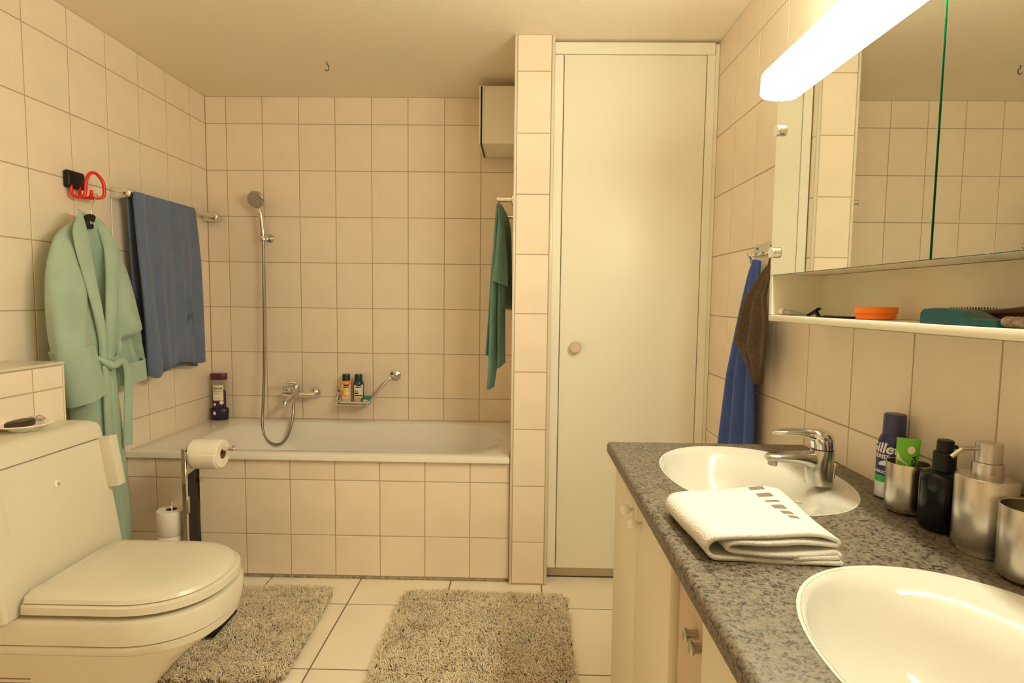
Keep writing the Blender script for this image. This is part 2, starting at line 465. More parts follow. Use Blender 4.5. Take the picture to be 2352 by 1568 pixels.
# ------------------------------------------------------------------ built-in cupboard
DY = -0.70
cup = thing('built_in_cupboard', 'tall white built-in cupboard with one plain door, between tiled pier and side wall', 'cupboard', (2.23, DY + 0.3, 0))
part('carcass', B().box((PXR + 0.004, DY + 0.022, 0.065), (W - 0.004, -0.02, H - 0.012)), 'door', cup, False)
part('side_stile', B().box((PXR + 0.003, DY, 0.0606), (1.9285, DY + 0.02, 2.3025), 0.0015, 1), 'door', cup)
part('side_stile', B().box((2.5345, DY, 0.0606), (2.5685, DY + 0.02, 2.3045), 0.0015, 1), 'door', cup)
part('filler_strip', B().box((2.5705, DY + 0.008, 0.0606), (W - 0.001, DY + 0.022, H - 0.012), 0.001, 1), 'door', cup)
part('header_panel', B().box((PXR + 0.003, DY, 2.3055), (2.566, DY + 0.02, H - 0.010), 0.0015, 1), 'door', cup)
part('toe_kick', B().box((PXR + 0.003, -0.652, 0.001), (W - 0.003, -0.635, 0.064)), 'toe', cup, False)
dr = part('door', B().box((1.9325, DY, 0.0616), (2.531, DY + 0.02, 2.3025), 0.0018, 2), 'door', cup)
part('knob', B().lathe([(0.010, 0), (0.010, 0.012), (0.0235, 0.014), (0.026, 0.018), (0.026, 0.026), (0.022, 0.030), (0.006, 0.0295)], (2.0, DY, 1.0636), 32, (0, -1, 0)), 'knob', dr)

# ------------------------------------------------------------------ bathtub
def rrect(x0, x1, y0, y1, z, r, n=14):
    """rounded rectangle, r = one radius or (r at x0, r at x1); counter-clockwise from +X side"""
    ra, rb = (r, r) if not isinstance(r, tuple) else r
    P = []
    for cx, cy, a0, rr in ((x1 - rb, y1 - rb, 0, rb), (x0 + ra, y1 - ra, 90, ra), (x0 + ra, y0 + ra, 180, ra), (x1 - rb, y0 + rb, 270, rb)):
        for k in range(n + 1):
            a = math.radians(a0 + 90 * k / n)
            P.append((cx + rr * math.cos(a), cy + rr * math.sin(a), z))
    return P
RZ = 0.575
tub = thing('bathtub', 'white enamel bathtub built in behind the tiled apron', 'bathtub', (0.86, -0.36, 0.03))
x0, x1, y0, y1 = 0.003, PXL - 0.003, -0.738, -0.003
secs = [rrect(x0, x1, y0, y1, RZ - 0.028, 0.006), rrect(x0, x1, y0, y1, RZ - 0.010, 0.006), rrect(x0 + 0.002, x1 - 0.002, y0 + 0.003, y1 - 0.002, RZ - 0.003, 0.008),
        rrect(x0 + 0.008, x1 - 0.008, y0 + 0.010, y1 - 0.008, RZ, 0.012),
        rrect(0.20, 1.680, -0.672, -0.075, RZ - 0.001, (0.20, 0.295)), rrect(0.215, 1.673, -0.664, -0.083, RZ - 0.006, (0.20, 0.29)),
        rrect(0.24, 1.664, -0.655, -0.092, RZ - 0.022, (0.21, 0.28)), rrect(0.32, 1.645, -0.640, -0.108, RZ - 0.12, (0.21, 0.27)),
        rrect(0.45, 1.605, -0.61, -0.138, RZ - 0.30, (0.21, 0.235)), rrect(0.52, 1.57, -0.59, -0.158, RZ - 0.36, (0.20, 0.21)),
        rrect(0.62, 1.50, -0.55, -0.20, RZ - 0.395, (0.16, 0.16)), rrect(0.80, 1.35, -0.46, -0.30, RZ - 0.40, (0.07, 0.07))]
b = B().loft(secs, False, True)
part('tub_shell', b, 'enamel', tub, 35)
part('under_rim', B().box((0.006, -0.70, 0.545), (PXL - 0.006, -0.690, 0.560)), 'enamel', tub, False)
part('drain', B().lathe([(0.036, 0), (0.036, 0.002), (0.030, 0.003), (0.004, 0.0025)], (1.08, -0.38, RZ - 0.400), 24), 'chrome', tub)

# ------------------------------------------------------------------ vanity worktop, cabinets, basins
CZ, CT, CX, CY0, CY1 = 0.855, 0.038, 2.018, -1.545, -3.0
BAS = ((2.315, -1.845), (2.32, -2.575))
BA, BBx = 0.205, 0.262
def ell(cx, cy, a, b_, z, n=64, e=2.15):
    P = []
    for k in range(n):
        t = 2 * PI * k / n; c_, s_ = math.cos(t), math.sin(t)
        P.append((cx + a * math.copysign(abs(c_) ** (2 / e), c_), cy + b_ * math.copysign(abs(s_) ** (2 / e), s_), z))
    return P
top = bmesh.new()
xf, xb = CX, W - 0.001
# top face with two elliptical holes (one loop per basin, triangle-filled), then front roll and underside
loops = [[(xf + 0.012, CY0 - 0.004, CZ), (xf + 0.012, CY1, CZ), (xb, CY1, CZ), (xb, CY0 - 0.004, CZ)]] + [ell(c[0], c[1], BA - 0.006, BBx - 0.006, CZ) for c in BAS]
edges = []
for L in loops:
    vs_ = [top.verts.new(p) for p in L]
    edges += [top.edges.new((vs_[i], vs_[(i + 1) % len(vs_)])) for i in range(len(vs_))]
bmesh.ops.triangle_fill(top, use_beauty=True, use_dissolve=False, edges=edges)
for f_ in top.faces[:]:
    c_ = f_.calc_center_median()
    if any(((c_.x - c[0]) / (BA - 0.006)) ** 2 + ((c_.y - c[1]) / (BBx - 0.006)) ** 2 < 0.97 for c in BAS): top.faces.remove(f_)
top.verts.index_update()
wb = B().add([v.co for v in top.verts], [[v.index for v in f.verts] for f in top.faces]); top.free()
prof = [(xf + 0.012, CZ)] + [(xf + 0.012 - 0.012 * math.sin(t), CZ - 0.012 + 0.012 * math.cos(t)) for t in np.linspace(0, PI / 2, 6)[1:]] + \
       [(xf, CZ - CT + 0.014)] + [(xf + 0.014 - 0.014 * math.cos(t), CZ - CT + 0.014 - 0.014 * math.sin(t)) for t in np.linspace(0, PI / 2, 6)[1:]] + [(xf + 0.07, CZ - CT)]
n = len(prof)
# rounded far corner: end profile slightly inset
V = [(x, CY1, z) for x, z in prof] + [(x, CY0 - 0.004, z) for x, z in prof]
wb.add(V, [(i, i + 1, n + i + 1, n + i) for i in range(n - 1)])
wb.add([(max(x, xf + 0.004), CY0 - 0.004, z) for x, z in prof] + [(max(x, xf + 0.008), CY0, z - 0.002 if i == 0 else (z + 0.002 if i > n - 3 else z)) for i, (x, z) in enumerate(prof)] + [(xb, CY0 - 0.004, CZ), (xb, CY0, CZ - 0.002), (xb, CY0, CZ - CT)],
       [(i, i + 1, n + i + 1, n + i) for i in range(n - 1)] + [(0, n, 2 * n + 1, 2 * n), tuple(range(n, 2 * n)) + (2 * n + 2, 2 * n + 1)])
worktop = single('worktop', wb, 'granite', 'grey speckled stone-look worktop holding both inset washbasins', 'worktop', 30, origin=(2.3, -2.27, CZ - CT))

def basin(cx, cy, label):
    t = thing('washbasin', label, 'washbasin', (cx, cy, CZ - 0.15), 'inset washbasins in the worktop')
    # outer lip, a flat tap deck at the wall side, the bowl toward the room
    def ring(a, b_, z, dx=0.0, e=2.15): return ell(cx + dx, cy, a, b_, z, 64, e)
    secs = [ring(BA - 0.003, BBx - 0.003, CZ - 0.004), ring(BA, BBx, CZ + 0.0004), ring(BA - 0.0004, BBx - 0.0004, CZ + 0.0012), ring(BA - 0.002, BBx - 0.002, CZ + 0.0014), ring(BA - 0.005, BBx - 0.005, CZ + 0.0004)]
    secs += [ring(BA - 0.010, BBx - 0.012, CZ - 0.003, -0.001), ring(BA - 0.034, BBx - 0.024, CZ - 0.0095, -0.020), ring(BA - 0.050, BBx - 0.036, CZ - 0.022, -0.036),
             ring(BA - 0.066, BBx - 0.058, CZ - 0.06, -0.044), ring(BA - 0.090, BBx - 0.09, CZ - 0.10, -0.040), ring(BA - 0.125, BBx - 0.14, CZ - 0.13, -0.034), ring(0.03, 0.03, CZ - 0.142, -0.03)]
    part('bowl', B().loft(secs, False, True), 'basin', t, 50)
    part('drain', B().lathe([(0.028, 0), (0.028, 0.003), (0.022, 0.004), (0.018, 0.002), (0.004, 0.002)], (cx - 0.03, cy, CZ - 0.142), 24), 'chrome', t)
    return t
basin(*BAS[0], 'white oval washbasin under the mixer tap, its rim half covered by the folded towel')
basin(*BAS[1], 'white oval washbasin in the foreground worktop corner, nothing standing on it')

def cabinet(name, y0, y1, label, doors, knobs, front=2.045, group=None):
    t = thing(name, label, 'cabinet', ((front + W) / 2, (y0 + y1) / 2, 0))
    part('carcass', B().box((front + 0.020, y1, 0.09), (W - 0.004, y0, 0.66)), 'vanity', t, False)
    for ya, yb in ((y0 - 0.016, y0), (y1, y1 + 0.016)):
        part('side_panel', B().box((front + 0.020, ya, 0.66), (front + 0.055, yb, CZ - CT - 0.001)), 'vanity', t, False)
    part('front_rail', B().box((front + 0.021, y1 + 0.016, CZ - CT - 0.06), (front + 0.036, y0 - 0.016, CZ - CT - 0.001)), 'vanity', t, False)
    part('plinth', B().box((front + 0.07, y1 + 0.002, 0.002), (W - 0.004, y0 - 0.002, 0.09)), 'toe', t, False)
    return t
A = cabinet('vanity_cabinet', -1.553, -2.168, 'cream vanity cabinet with two doors and white ball knobs, beside the tall cupboard', 2, 2)
for ya, yb, ky in ((-1.555, -1.858, -1.822), (-1.862, -2.166, -1.912)):
    d = part('door', B().box((2.045, yb, 0.095), (2.064, ya, CZ - CT - 0.004), 0.0025, 2), 'vanity', A)
    k = part('knob', B().lathe([(0.0055, 0), (0.0055, 0.010), (0.0085, 0.012)], (2.045, ky, 0.755), 16, (-1, 0, 0)), 'chrome', d)
    part('knob_ball', B().sphere((2.045 - 0.021, ky, 0.755), 0.0130, 20, 12), 'ceramic', k)
D = cabinet('drawer_unit', -2.172, -2.345, 'narrow beige set-back unit with cylindrical metal knobs between two cream cabinets', 1, 2, 2.058)
d = part('drawer_front', B().box((2.060, -2.343, 0.095), (2.078, -2.176, CZ - CT - 0.004), 0.0015, 1), 'drawer', D)
for ky, kz in ((-2.283, 0.718), (-2.316, 0.716)):
    part('knob', B().lathe([(0.0085, 0), (0.0085, 0.016), (0.0110, 0.017), (0.0110, 0.021), (0.009, 0.0225), (0.002, 0.0225)], (2.060, ky, kz), 20, (-1, 0, 0)), 'steel', d)
N_ = cabinet('vanity_cabinet', -2.349, -2.96, 'cream vanity cabinet under the foreground washbasin', 2, 2)
for ya, yb in ((-2.351, -2.654), (-2.658, -2.958)):
    part('door', B().box((2.045, yb, 0.095), (2.064, ya, CZ - CT - 0.004), 0.0025, 2), 'vanity', N_)

# ------------------------------------------------------------------ mirror cabinet and its lamp
MX, MY0, MY1, MZ0, MZ1 = 2.437, -1.625, -2.83, 1.217, 1.862
NZ = 1.340                                    # underside of the mirror doors
mc = thing('mirror_cabinet', 'white wall cabinet with mirror doors above an open shelf', 'cabinet', ((MX + W) / 2, (MY0 + MY1) / 2, MZ0))
part('side_panel', B().box((MX, MY0 - 0.016, MZ0 + 0.0165), (W - 0.002, MY0, NZ), 0.001, 1), 'shelf_white', mc)
part('side_panel', B().box((MX, MY1, MZ0 + 0.0165), (W - 0.002, MY1 + 0.016, NZ), 0.001, 1), 'shelf_white', mc)
part('shelf_board', B().box((MX, MY1, MZ0), (W - 0.002, MY0, MZ0 + 0.016), 0.0015, 2), 'shelf_white', mc)
part('back_panel', B().box((W - 0.016, MY1 + 0.016, MZ0 + 0.0165), (W - 0.003, MY0 - 0.016, NZ)), 'shelf_white', mc, False)
part('cupboard_body', B().box((MX + 0.0075, MY1 + 0.001, NZ + 0.001), (W - 0.002, MY0 - 0.0005, MZ1), 0.001, 1), 'shelf_white', mc)
for ya, yb in ((MY0, -2.2270), (-2.2330, MY1)):
    d = part('mirror_door', B().box((MX, yb, NZ), (MX + 0.006, ya, MZ1 - 0.002), 0.0004, 1), 'mirror', mc, False)
    part('glass_edge', B().box((MX + 0.0003, yb - 0.0008 if yb != MY1 else yb, NZ - 0.0008), (MX + 0.0055, yb + 0.0002, MZ1 - 0.002)), 'glass_green', d, False)
    part('glass_edge', B().box((MX + 0.0003, yb, NZ - 0.0008), (MX + 0.0055, ya, NZ + 0.0002)), 'glass_green', d, False)
part('glass_edge', B().box((MX + 0.0003, -2.2332, NZ), (MX + 0.0055, -2.2322, MZ1 - 0.002)), 'glass_green', mc, False)
part('door_gap_shade', B().box((MX + 0.0062, -2.2335, NZ), (MX + 0.0074, -2.2265, MZ1 - 0.002)), 'glass_green', mc, False)  # dark strip painted as the shade between the two doors, over the white body
for kz in (1.716, 1.399):
    part('door_clamp', B().lathe([(0.0150, 0), (0.0150, 0.005), (0.0142, 0.0054), (0.0142, 0.0064), (0.0150, 0.0068), (0.0150, 0.0115), (0.0142, 0.0125), (0.001, 0.0125)], (MX, MY0 - 0.024, kz), 28, (-1, 0, 0)), 'chrome', mc)

LP = [(MX - 0.004, 1.797), (MX - 0.040, 1.802), (MX - 0.050, 1.812), (MX - 0.0485, 1.862), (MX - 0.042, 1.872), (MX - 0.004, 1.876), (MX + 0.03, 1.876), (MX + 0.03, 1.866), (MX - 0.004, 1.866)]
LY0, LY1 = MY0 - 0.012, -2.80
lamp = thing('mirror_lamp', 'long white bar lamp along the top of the mirror, switched on', 'lamp', (MX - 0.02, (LY0 + LY1) / 2, 1.80))
cap = [(MX - 0.004, 1.797), (MX - 0.040, 1.802), (MX - 0.050, 1.812), (MX - 0.0485, 1.862), (MX - 0.042, 1.872), (MX - 0.004, 1.876)]
up_ = [(MX - 0.004, 1.8105)] + cap[2:]
part('diffuser', B().prism([(x, LY0, z) for x, z in [(MX - 0.004, 1.8125), (MX - 0.050, 1.8125)] + cap[3:]], (0, LY1 - LY0, 0)), 'lamp', lamp, False)
part('lower_diffuser', B().prism([(x, LY0, z) for x, z in cap[:3] + [(MX - 0.004, 1.812)]], (0, LY1 - LY0, 0)), 'lamp_low', lamp, False)
for ya in (LY0 + 0.0005, LY1 - 0.0085):
    part('end_cap', B().prism([(x, ya, z) for x, z in cap], (0, 0.008, 0)), 'lamp_end', lamp, False)
part('back_rail', B().box((MX - 0.0035, LY1, 1.805), (MX - 0.0003, LY0, 1.859)), 'plastic', lamp, False)
part('mounting_plate', B().box((MX - 0.003, LY1 + 0.02, 1.8625), (MX + 0.05, LY0 - 0.02, 1.866)), 'plastic', lamp, False)
# ------------------------------------------------------------------ toilet
def dshape(xr, xf, hw, z, yc=-1.562, n=40, e=2.3, back=6, rc=0.012):
    """plan outline: straight back at xr, straight sides, rounded front reaching xf"""
    xs = xf - hw * 1.12
    P = [(xs + (xf - xs) * math.copysign(abs(math.cos(t)) ** (2 / e), math.cos(t)), yc + hw * math.copysign(abs(math.sin(t)) ** (2 / e), math.sin(t)), z) for t in np.linspace(-PI / 2, PI / 2, n)]
    P += [(xs + (xr + rc - xs) * k / back, yc + hw, z) for k in range(1, back + 1)]
    P += [(xr, yc + hw - rc, z)] + [(xr, yc + (hw - rc) * (1 - 2 * k / back), z) for k in range(1, back)] + [(xr, yc - hw + rc, z)]
    P += [(xr + rc + (xs - xr - rc) * k / back, yc - hw, z) for k in range(0, back)]
    return P
wc = thing('toilet', 'cream shower toilet with closed lid and tall cistern against the tiled ledge', 'toilet', (0.55, -1.562, 0.0))
bowl = [(0.24, 0.60, 0.105, 0.002), (0.24, 0.615, 0.110, 0.03), (0.24, 0.665, 0.120, 0.09), (0.24, 0.735, 0.140, 0.17), (0.24, 0.80, 0.165, 0.235), (0.24, 0.868, 0.188, 0.282), (0.24, 0.893, 0.197, 0.305)]
part('pedestal', B().loft([dshape(a, f_, h, z) for a, f_, h, z in bowl]), 'plastic', wc, 60)
part('bowl_band', B().loft([dshape(0.24, f_, h, z) for f_, h, z in ((0.893, 0.197, 0.3055), (0.902, 0.201, 0.309), (0.906, 0.204, 0.330), (0.903, 0.202, 0.3325))]), 'plastic', wc, 50)
part('bowl_rim', B().loft([dshape(0.24, f_, h, z) for f_, h, z in ((0.902, 0.201, 0.3345), (0.909, 0.206, 0.3375), (0.914, 0.209, 0.392), (0.908, 0.204, 0.403), (0.890, 0.190, 0.4065))]), 'plastic', wc, 50)
part('seat_gap_shade', B().loft([dshape(0.43, f_, h, z) for f_, h, z in ((0.880, 0.182, 0.4065), (0.880, 0.182, 0.418))]), 'black', wc, 50)  # black band stands in for the shade in the gap under the seat
part('seat', B().loft([dshape(0.437, f_, h, z) for f_, h, z in ((0.900, 0.196, 0.4165), (0.908, 0.202, 0.4185), (0.906, 0.201, 0.438), (0.899, 0.196, 0.4415))]), 'plastic', wc, 50)
lid = part('lid', B().loft([dshape(a, f_, h, z) for a, f_, h, z in ((0.437, 0.886, 0.186, 0.4430), (0.436, 0.894, 0.193, 0.4450), (0.437, 0.888, 0.188, 0.4545), (0.440, 0.862, 0.168, 0.4640), (0.446, 0.80, 0.140, 0.4675))]), 'plastic', wc, 30)
# cistern housing: face leans back, soft edges
def tank_sec(z, xf, r=0.022, yb=-1.795, ya=-1.347):
    P = []
    for cx, cy, a0 in ((xf - r, ya - r, 0), (LX + 0.004, ya, 90), (LX + 0.004, yb, 180), (xf - r, yb + r, 270)):
        if a0 in (0, 270):
            P += [(cx + r * math.cos(math.radians(a0 + 90 * k / 6)), cy + r * math.sin(math.radians(a0 + 90 * k / 6)), z) for k in range(7)]
        else: P.append((cx, cy, z))
    return P
part('cistern_housing', B().loft([tank_sec(z, x, 0.012) for z, x in ((0.408, 0.434), (0.412, 0.436), (0.62, 0.404), (0.790, 0.377), (0.792, 0.374))]), 'plastic', wc, 50)
part('cistern_cover', B().loft([tank_sec(z, x, r, yb, ya) for z, x, r, yb, ya in ((0.7955, 0.374, 0.012, -1.796, -1.346), (0.7975, 0.3785, 0.013, -1.797, -1.345), (0.832, 0.372, 0.016, -1.797, -1.345), (0.845, 0.366, 0.02, -1.792, -1.350), (0.853, 0.352, 0.02, -1.780, -1.362), (0.855, 0.335, 0.02, -1.765, -1.377))]), 'plastic', wc, 60)
rk = Matrix.Rotation(math.radians(-9), 3, 'Y')
part('side_handle', B().box((0.372, -1.372, 0.632), (0.428, -1.338, 0.800), 0.003, 2, rk), 'plastic', wc)
part('side_handle', B().box((0.372, -1.806, 0.632), (0.428, -1.772, 0.800), 0.003, 2, rk), 'plastic', wc)
sb = part('sensor_frame', B().box((0.388, -1.572, 0.695), (0.3965, -1.553, 0.716), 0.004, 2, rk), 'ceramic', wc)
part('sensor_window', B().box((0.3945, -1.566, 0.700), (0.3985, -1.557, 0.711), 0.001, 1, rk), mat('grey_sensor', (0.42, 0.36, 0.24), 0.3), sb)
part('vent_panel', B().box((0.26, -1.7180, 0.15), (0.43, -1.66, 0.222), 0.004, 2), 'plastic', wc)
for k in range(4):
    part('vent_slot', B().box((0.30, -1.7185, 0.168 + 0.0125 * k), (0.425, -1.690, 0.1735 + 0.0125 * k), 0.001, 1), 'card', wc)

# soap dish on the cistern
dish = thing('soap_dish', 'shallow round white dish with raised rim standing on the cistern cover', 'dish', (0.268, -1.515, 0.8553))
part('plate', B().lathe([(0.035, 0), (0.040, 0.001), (0.044, 0.009), (0.064, 0.015), (0.072, 0.020), (0.0715, 0.0225), (0.066, 0.020), (0.045, 0.015), (0.003, 0.014)], (0.268, -1.520, 0.8556), 48), 'ceramic', dish, 60)
sp = B()
secs = []
for z, k in ((0.8725, 0.9), (0.8735, 1.0), (0.884, 1.0), (0.8885, 0.86), (0.889, 0.6)):
    secs.append([(0.268 + 0.026 * k * math.cos(t) * (1 + 0.12 * math.cos(3 * t)), -1.535 + 0.046 * k * math.sin(t), z) for t in np.linspace(0, 2 * PI, 33)[:-1]])
single('soap_bar', sp.loft(secs), 'soap', 'dark brown bar of soap lying in the white dish', 'soap')
for i_, (x, y, r) in enumerate(((0.245, -1.472, 0.008), (0.262, -1.462, 0.0095), (0.280, -1.470, 0.007))):
    single('glass_pebble', B().sphere((x, y, 0.8758 + r * 0.75), r, 14, 10, (1, 1, 0.8)), 'clear',
           ['clear glass pebble in the soap dish, nearest the tiled ledge', 'larger clear glass pebble in the soap dish, middle of three', 'smallest clear glass pebble in the soap dish'][i_], 'pebble', group='glass pebbles in the soap dish')

# ------------------------------------------------------------------ shaggy rugs
def rug(cx, cy, w, d, rz, label, seed, pile=0.024, count=30000):
    r_ = np.random.default_rng(seed)
    ca, sa = math.cos(rz), math.sin(rz)
    t = thing('bath_mat', label, 'mat', (cx, cy, 0.0), 'shaggy bath mats on the tiled floor')
    def P(x, y, z): return (cx + x * ca - y * sa, cy + x * sa + y * ca, z)
    def outline(k, z): return [P(x, y, z) for x, y, _ in rrect(-w / 2 + k, w / 2 - k, -d / 2 + k, d / 2 - k, 0, 0.045, 5)]
    part('backing', B().loft([outline(0.004, 0.0012), outline(0.004, 0.007), outline(0.014, 0.012)]), 'rug_base', t, False)
    # pile: bent tapered strips, combed in patches
    x = r_.uniform(-w / 2, w / 2, count); y = r_.uniform(-d / 2, d / 2, count)
    rr = 0.045; qx = np.maximum(np.abs(x) - (w / 2 - rr), 0); qy = np.maximum(np.abs(y) - (d / 2 - rr), 0)
    ok = qx ** 2 + qy ** 2 < rr ** 2; x, y = x[ok], y[ok]; n = len(x)
    def vn(sc):
        gx, gy = int(w / sc) + 3, int(d / sc) + 3
        G = r_.uniform(-1, 1, (gx, gy)); fx_, fy_ = (x + w / 2) / sc, (y + d / 2) / sc
        i0, j0 = fx_.astype(int), fy_.astype(int); tx, ty = fx_ - i0, fy_ - j0
        tx, ty = tx * tx * (3 - 2 * tx), ty * ty * (3 - 2 * ty)
        return (G[i0, j0] * (1 - tx) + G[i0 + 1, j0] * tx) * (1 - ty) + (G[i0, j0 + 1] * (1 - tx) + G[i0 + 1, j0 + 1] * tx) * ty
    ph = 0.9 * vn(0.15) + 2.6 * vn(0.022) + 1.5 * vn(0.011) + r_.normal(0, 0.8, n) + 2.0
    lean = pile * (0.35 + 0.45 * r_.random(n)) * (1 + 0.25 * vn(0.09)); h = pile * (0.62 + 0.45 * r_.random(n)) * (0.90 + 0.10 * vn(0.05))
    # hollow groove of the woven border
    gr = np.minimum(np.abs(np.abs(x) - (w / 2 - 0.10)), np.abs(np.abs(y) - (d / 2 - 0.09)))
    h *= np.where(gr < 0.006, 0.75, 1.0)
    dx, dy = np.cos(ph), np.sin(ph); px_, py_ = -dy, dx
    bw = 0.0015 * (0.75 + 0.5 * r_.random(n)); tw = r_.uniform(0, 2 * PI, n)
    z0 = 0.008; curl = r_.uniform(-0.35, 0.35, n) * pile
    L = []
    for f_, zz, ww in ((0.0, 0.0, 1.0), (0.22, 0.60, 1.1), (0.62, 0.96, 1.0), (1.0, 0.98, 0.45)):
        for k in range(3):
            a_ = tw + 2 * PI * k / 3
            ox = px_ * np.cos(a_) * bw * ww; oy = py_ * np.cos(a_) * bw * ww; oz = np.sin(a_) * bw * ww * 0.8
            X = x + dx * lean * f_ + ox + px_ * curl * f_ * f_; Y = y + dy * lean * f_ + oy + py_ * curl * f_ * f_; Z = z0 + h * zz + oz * (f_ > 0) + 0.0004
            if f_ == 0.0: X = x + np.cos(a_) * bw; Y = y + np.sin(a_) * bw
            L.append(np.stack([X * ca - Y * sa, X * sa + Y * ca, Z], 1))
    V = np.stack(L, 1).reshape(-1, 3)
    base = np.arange(n)[:, None] * 12
    F = np.concatenate([base + np.array([3 * q + k, 3 * q + (k + 1) % 3, 3 * q + 3 + (k + 1) % 3, 3 * q + 3 + k]) for q in range(3) for k in range(3)], 0)
    me = bpy.data.meshes.new('pile'); me.vertices.add(len(V)); me.vertices.foreach_set('co', V.ravel().astype(np.float32))
    me.loops.add(F.size); me.loops.foreach_set('vertex_index', F.ravel().astype(np.int32)); me.polygons.add(len(F))
    me.polygons.foreach_set('loop_start', (np.arange(len(F)) * 4).astype(np.int32)); me.polygons.foreach_set('loop_total', np.full(len(F), 4, np.int32))
    me.update(calc_edges=True); me.validate(); me.shade_smooth(); me.materials.append(MT['rug'])
    o = bpy.data.objects.new('pile', me); C.objects.link(o); o.parent = t; ORG[o] = ORG[t]; o['kind'] = 'stuff'
    return t
rug(0.690, -1.147, 0.60, 0.60, math.radians(2), 'shaggy taupe bath mat partly under the toilet bowl', 3)
rug(1.620, -1.165, 0.69, 0.62, math.radians(-1), 'shaggy taupe bath mat in the middle of the floor, before the bath', 5)

# ------------------------------------------------------------------ toilet paper stand and rolls
st = thing('toilet_paper_stand', 'chrome toilet paper stand with black panel between the toilet and the bath', 'stand', (0.42, -0.95, 0.03))
part('base_plate', B().box((0.275, -1.035, 0.0385), (0.505, -0.885, 0.0465), 0.003, 1), 'black_gloss', st)
single('floor_scale', B().box((0.37, -1.245, 0.0385), (0.672, -1.075, 0.052), 0.005, 2), 'black_gloss', 'flat black scale lying on the bath mat under the toilet bowl', 'scale')
for y in (-1.000, -0.905):
    part('post', B().box((0.424, y - 0.006, 0.0465), (0.442, y + 0.006, 0.655 if y < -0.95 else 0.64), 0.0012, 1), 'chrome', st)
part('panel', B().prism([(0.431, -0.994, 0.0465), (0.431, -0.911, 0.0465), (0.431, -0.911, 0.558), (0.431, -0.994, 0.548)], (0.005, 0, 0)), 'black_gloss', st, False)
part('top_bar', B().box((0.424, -1.006, 0.652), (0.442, -0.899, 0.661), 0.0012, 1), 'chrome', st)
part('roll_arm', B().box((0.440, -0.958, 0.645), (0.612, -0.944, 0.657), 0.0015, 1).box((0.604, -0.958, 0.657), (0.612, -0.944, 0.676), 0.0015, 1), 'chrome', st)
part('clip', B().box((0.436, -0.914, 0.50), (0.444, -0.898, 0.52), 0.001, 1), 'steel', st)
part('clip', B().box((0.436, -1.003, 0.40), (0.446, -0.99, 0.47), 0.001, 1), 'steel', st)
part('spare_peg', B().box((0.345, -0.966, 0.0465), (0.357, -0.954, 0.432), 0.0012, 1), 'chrome', st)
def roll_h(cx0, cx1, cy, cz, r, label):
    t = thing('toilet_roll', label, 'toilet roll', ((cx0 + cx1) / 2, cy, cz - r), 'toilet rolls')
    b = B().lathe([(0.021, 0), (r - 0.002, 0), (r, 0.002), (r, cx1 - cx0 - 0.002), (r - 0.002, cx1 - cx0), (0.021, cx1 - cx0), (0.021, 0)], (cx0, cy, cz), 48, (1, 0, 0), False, False)
    part('paper', b, 'paper', t, 40)
    part('core', B().lathe([(0.0212, -0.0002), (0.0212, cx1 - cx0 + 0.0002), (0.0200, cx1 - cx0 + 0.0002), (0.0200, -0.0002), (0.0212, -0.0002)], (cx0, cy, cz), 32, (1, 0, 0), False, False), 'card', t)
    sh = B().grid(lambda u, v: (cx0 + 0.003 + (cx1 - cx0 - 0.006) * u, cy - r * math.cos(-0.2 + v * 1.3) - 0.0016, cz - r * math.sin(-0.2 + v * 1.3) - 0.0012 - 0.006 * v * v), 8, 10)
    part('loose_sheet', sh, 'paper', t, 60, solid=0.0008)
roll_h(0.445, 0.563, -0.951, 0.632, 0.0555, 'white toilet roll hanging on the chrome arm')
def roll_v(cx, cy, z0, z1, r, label):
    t = thing('toilet_roll', label, 'toilet roll', (cx, cy, z0), 'toilet rolls')
    h = z1 - z0
    part('paper', B().lathe([(0.021, 0), (r - 0.002, 0), (r, 0.003), (r, h - 0.003), (r - 0.002, h), (0.021, h), (0.021, 0)], (cx, cy, z0), 48, (0, 0, 1), False, False), 'paper', t, 40)
    part('core', B().lathe([(0.0212, 0), (0.0212, h + 0.0002), (0.0200, h + 0.0002), (0.0200, 0), (0.0212, 0)], (cx, cy, z0), 32, (0, 0, 1), False, False), 'card', t)
roll_v(0.351, -0.960, 0.303, 0.401, 0.0545, 'white spare toilet roll on top of the upright peg')
roll_v(0.350, -0.961, 0.203, 0.3015, 0.0545, 'white spare toilet roll under the topmost spare roll')
# ------------------------------------------------------------------ towel rail and blue towel on the left wall
RX, RZ_ = 0.068, 1.703
tr = thing('towel_rail', 'chrome towel rail on the tiled wall, carrying the blue bath towel', 'towel rail', (0.0, -0.39, RZ_))
part('bar', B().tube([(RX, -0.752, RZ_), (RX, -0.02, RZ_)], 0.0085, 16), 'chrome', tr)
for y0_, y1_ in ((-0.758, -0.690), (-0.062, -0.012)):
    secs = []
    for x, zz, k in ((0.001, 0.026, 1.0), (0.035, 0.024, 1.0), (0.066, 0.0215, 0.96), (0.080, 0.018, 0.85), (0.086, 0.011, 0.6)):
        yc = (y0_ + y1_) / 2; hy = (y1_ - y0_) / 2 * k
        secs.append([(x, yc + hy * math.copysign(abs(math.cos(t)) ** 0.5, math.cos(t)), RZ_ + zz * math.copysign(abs(math.sin(t)) ** 0.5, math.sin(t))) for t in np.linspace(0, 2 * PI, 25)[:-1]])
    part('bracket', B().loft(secs), 'chrome', tr, 50)

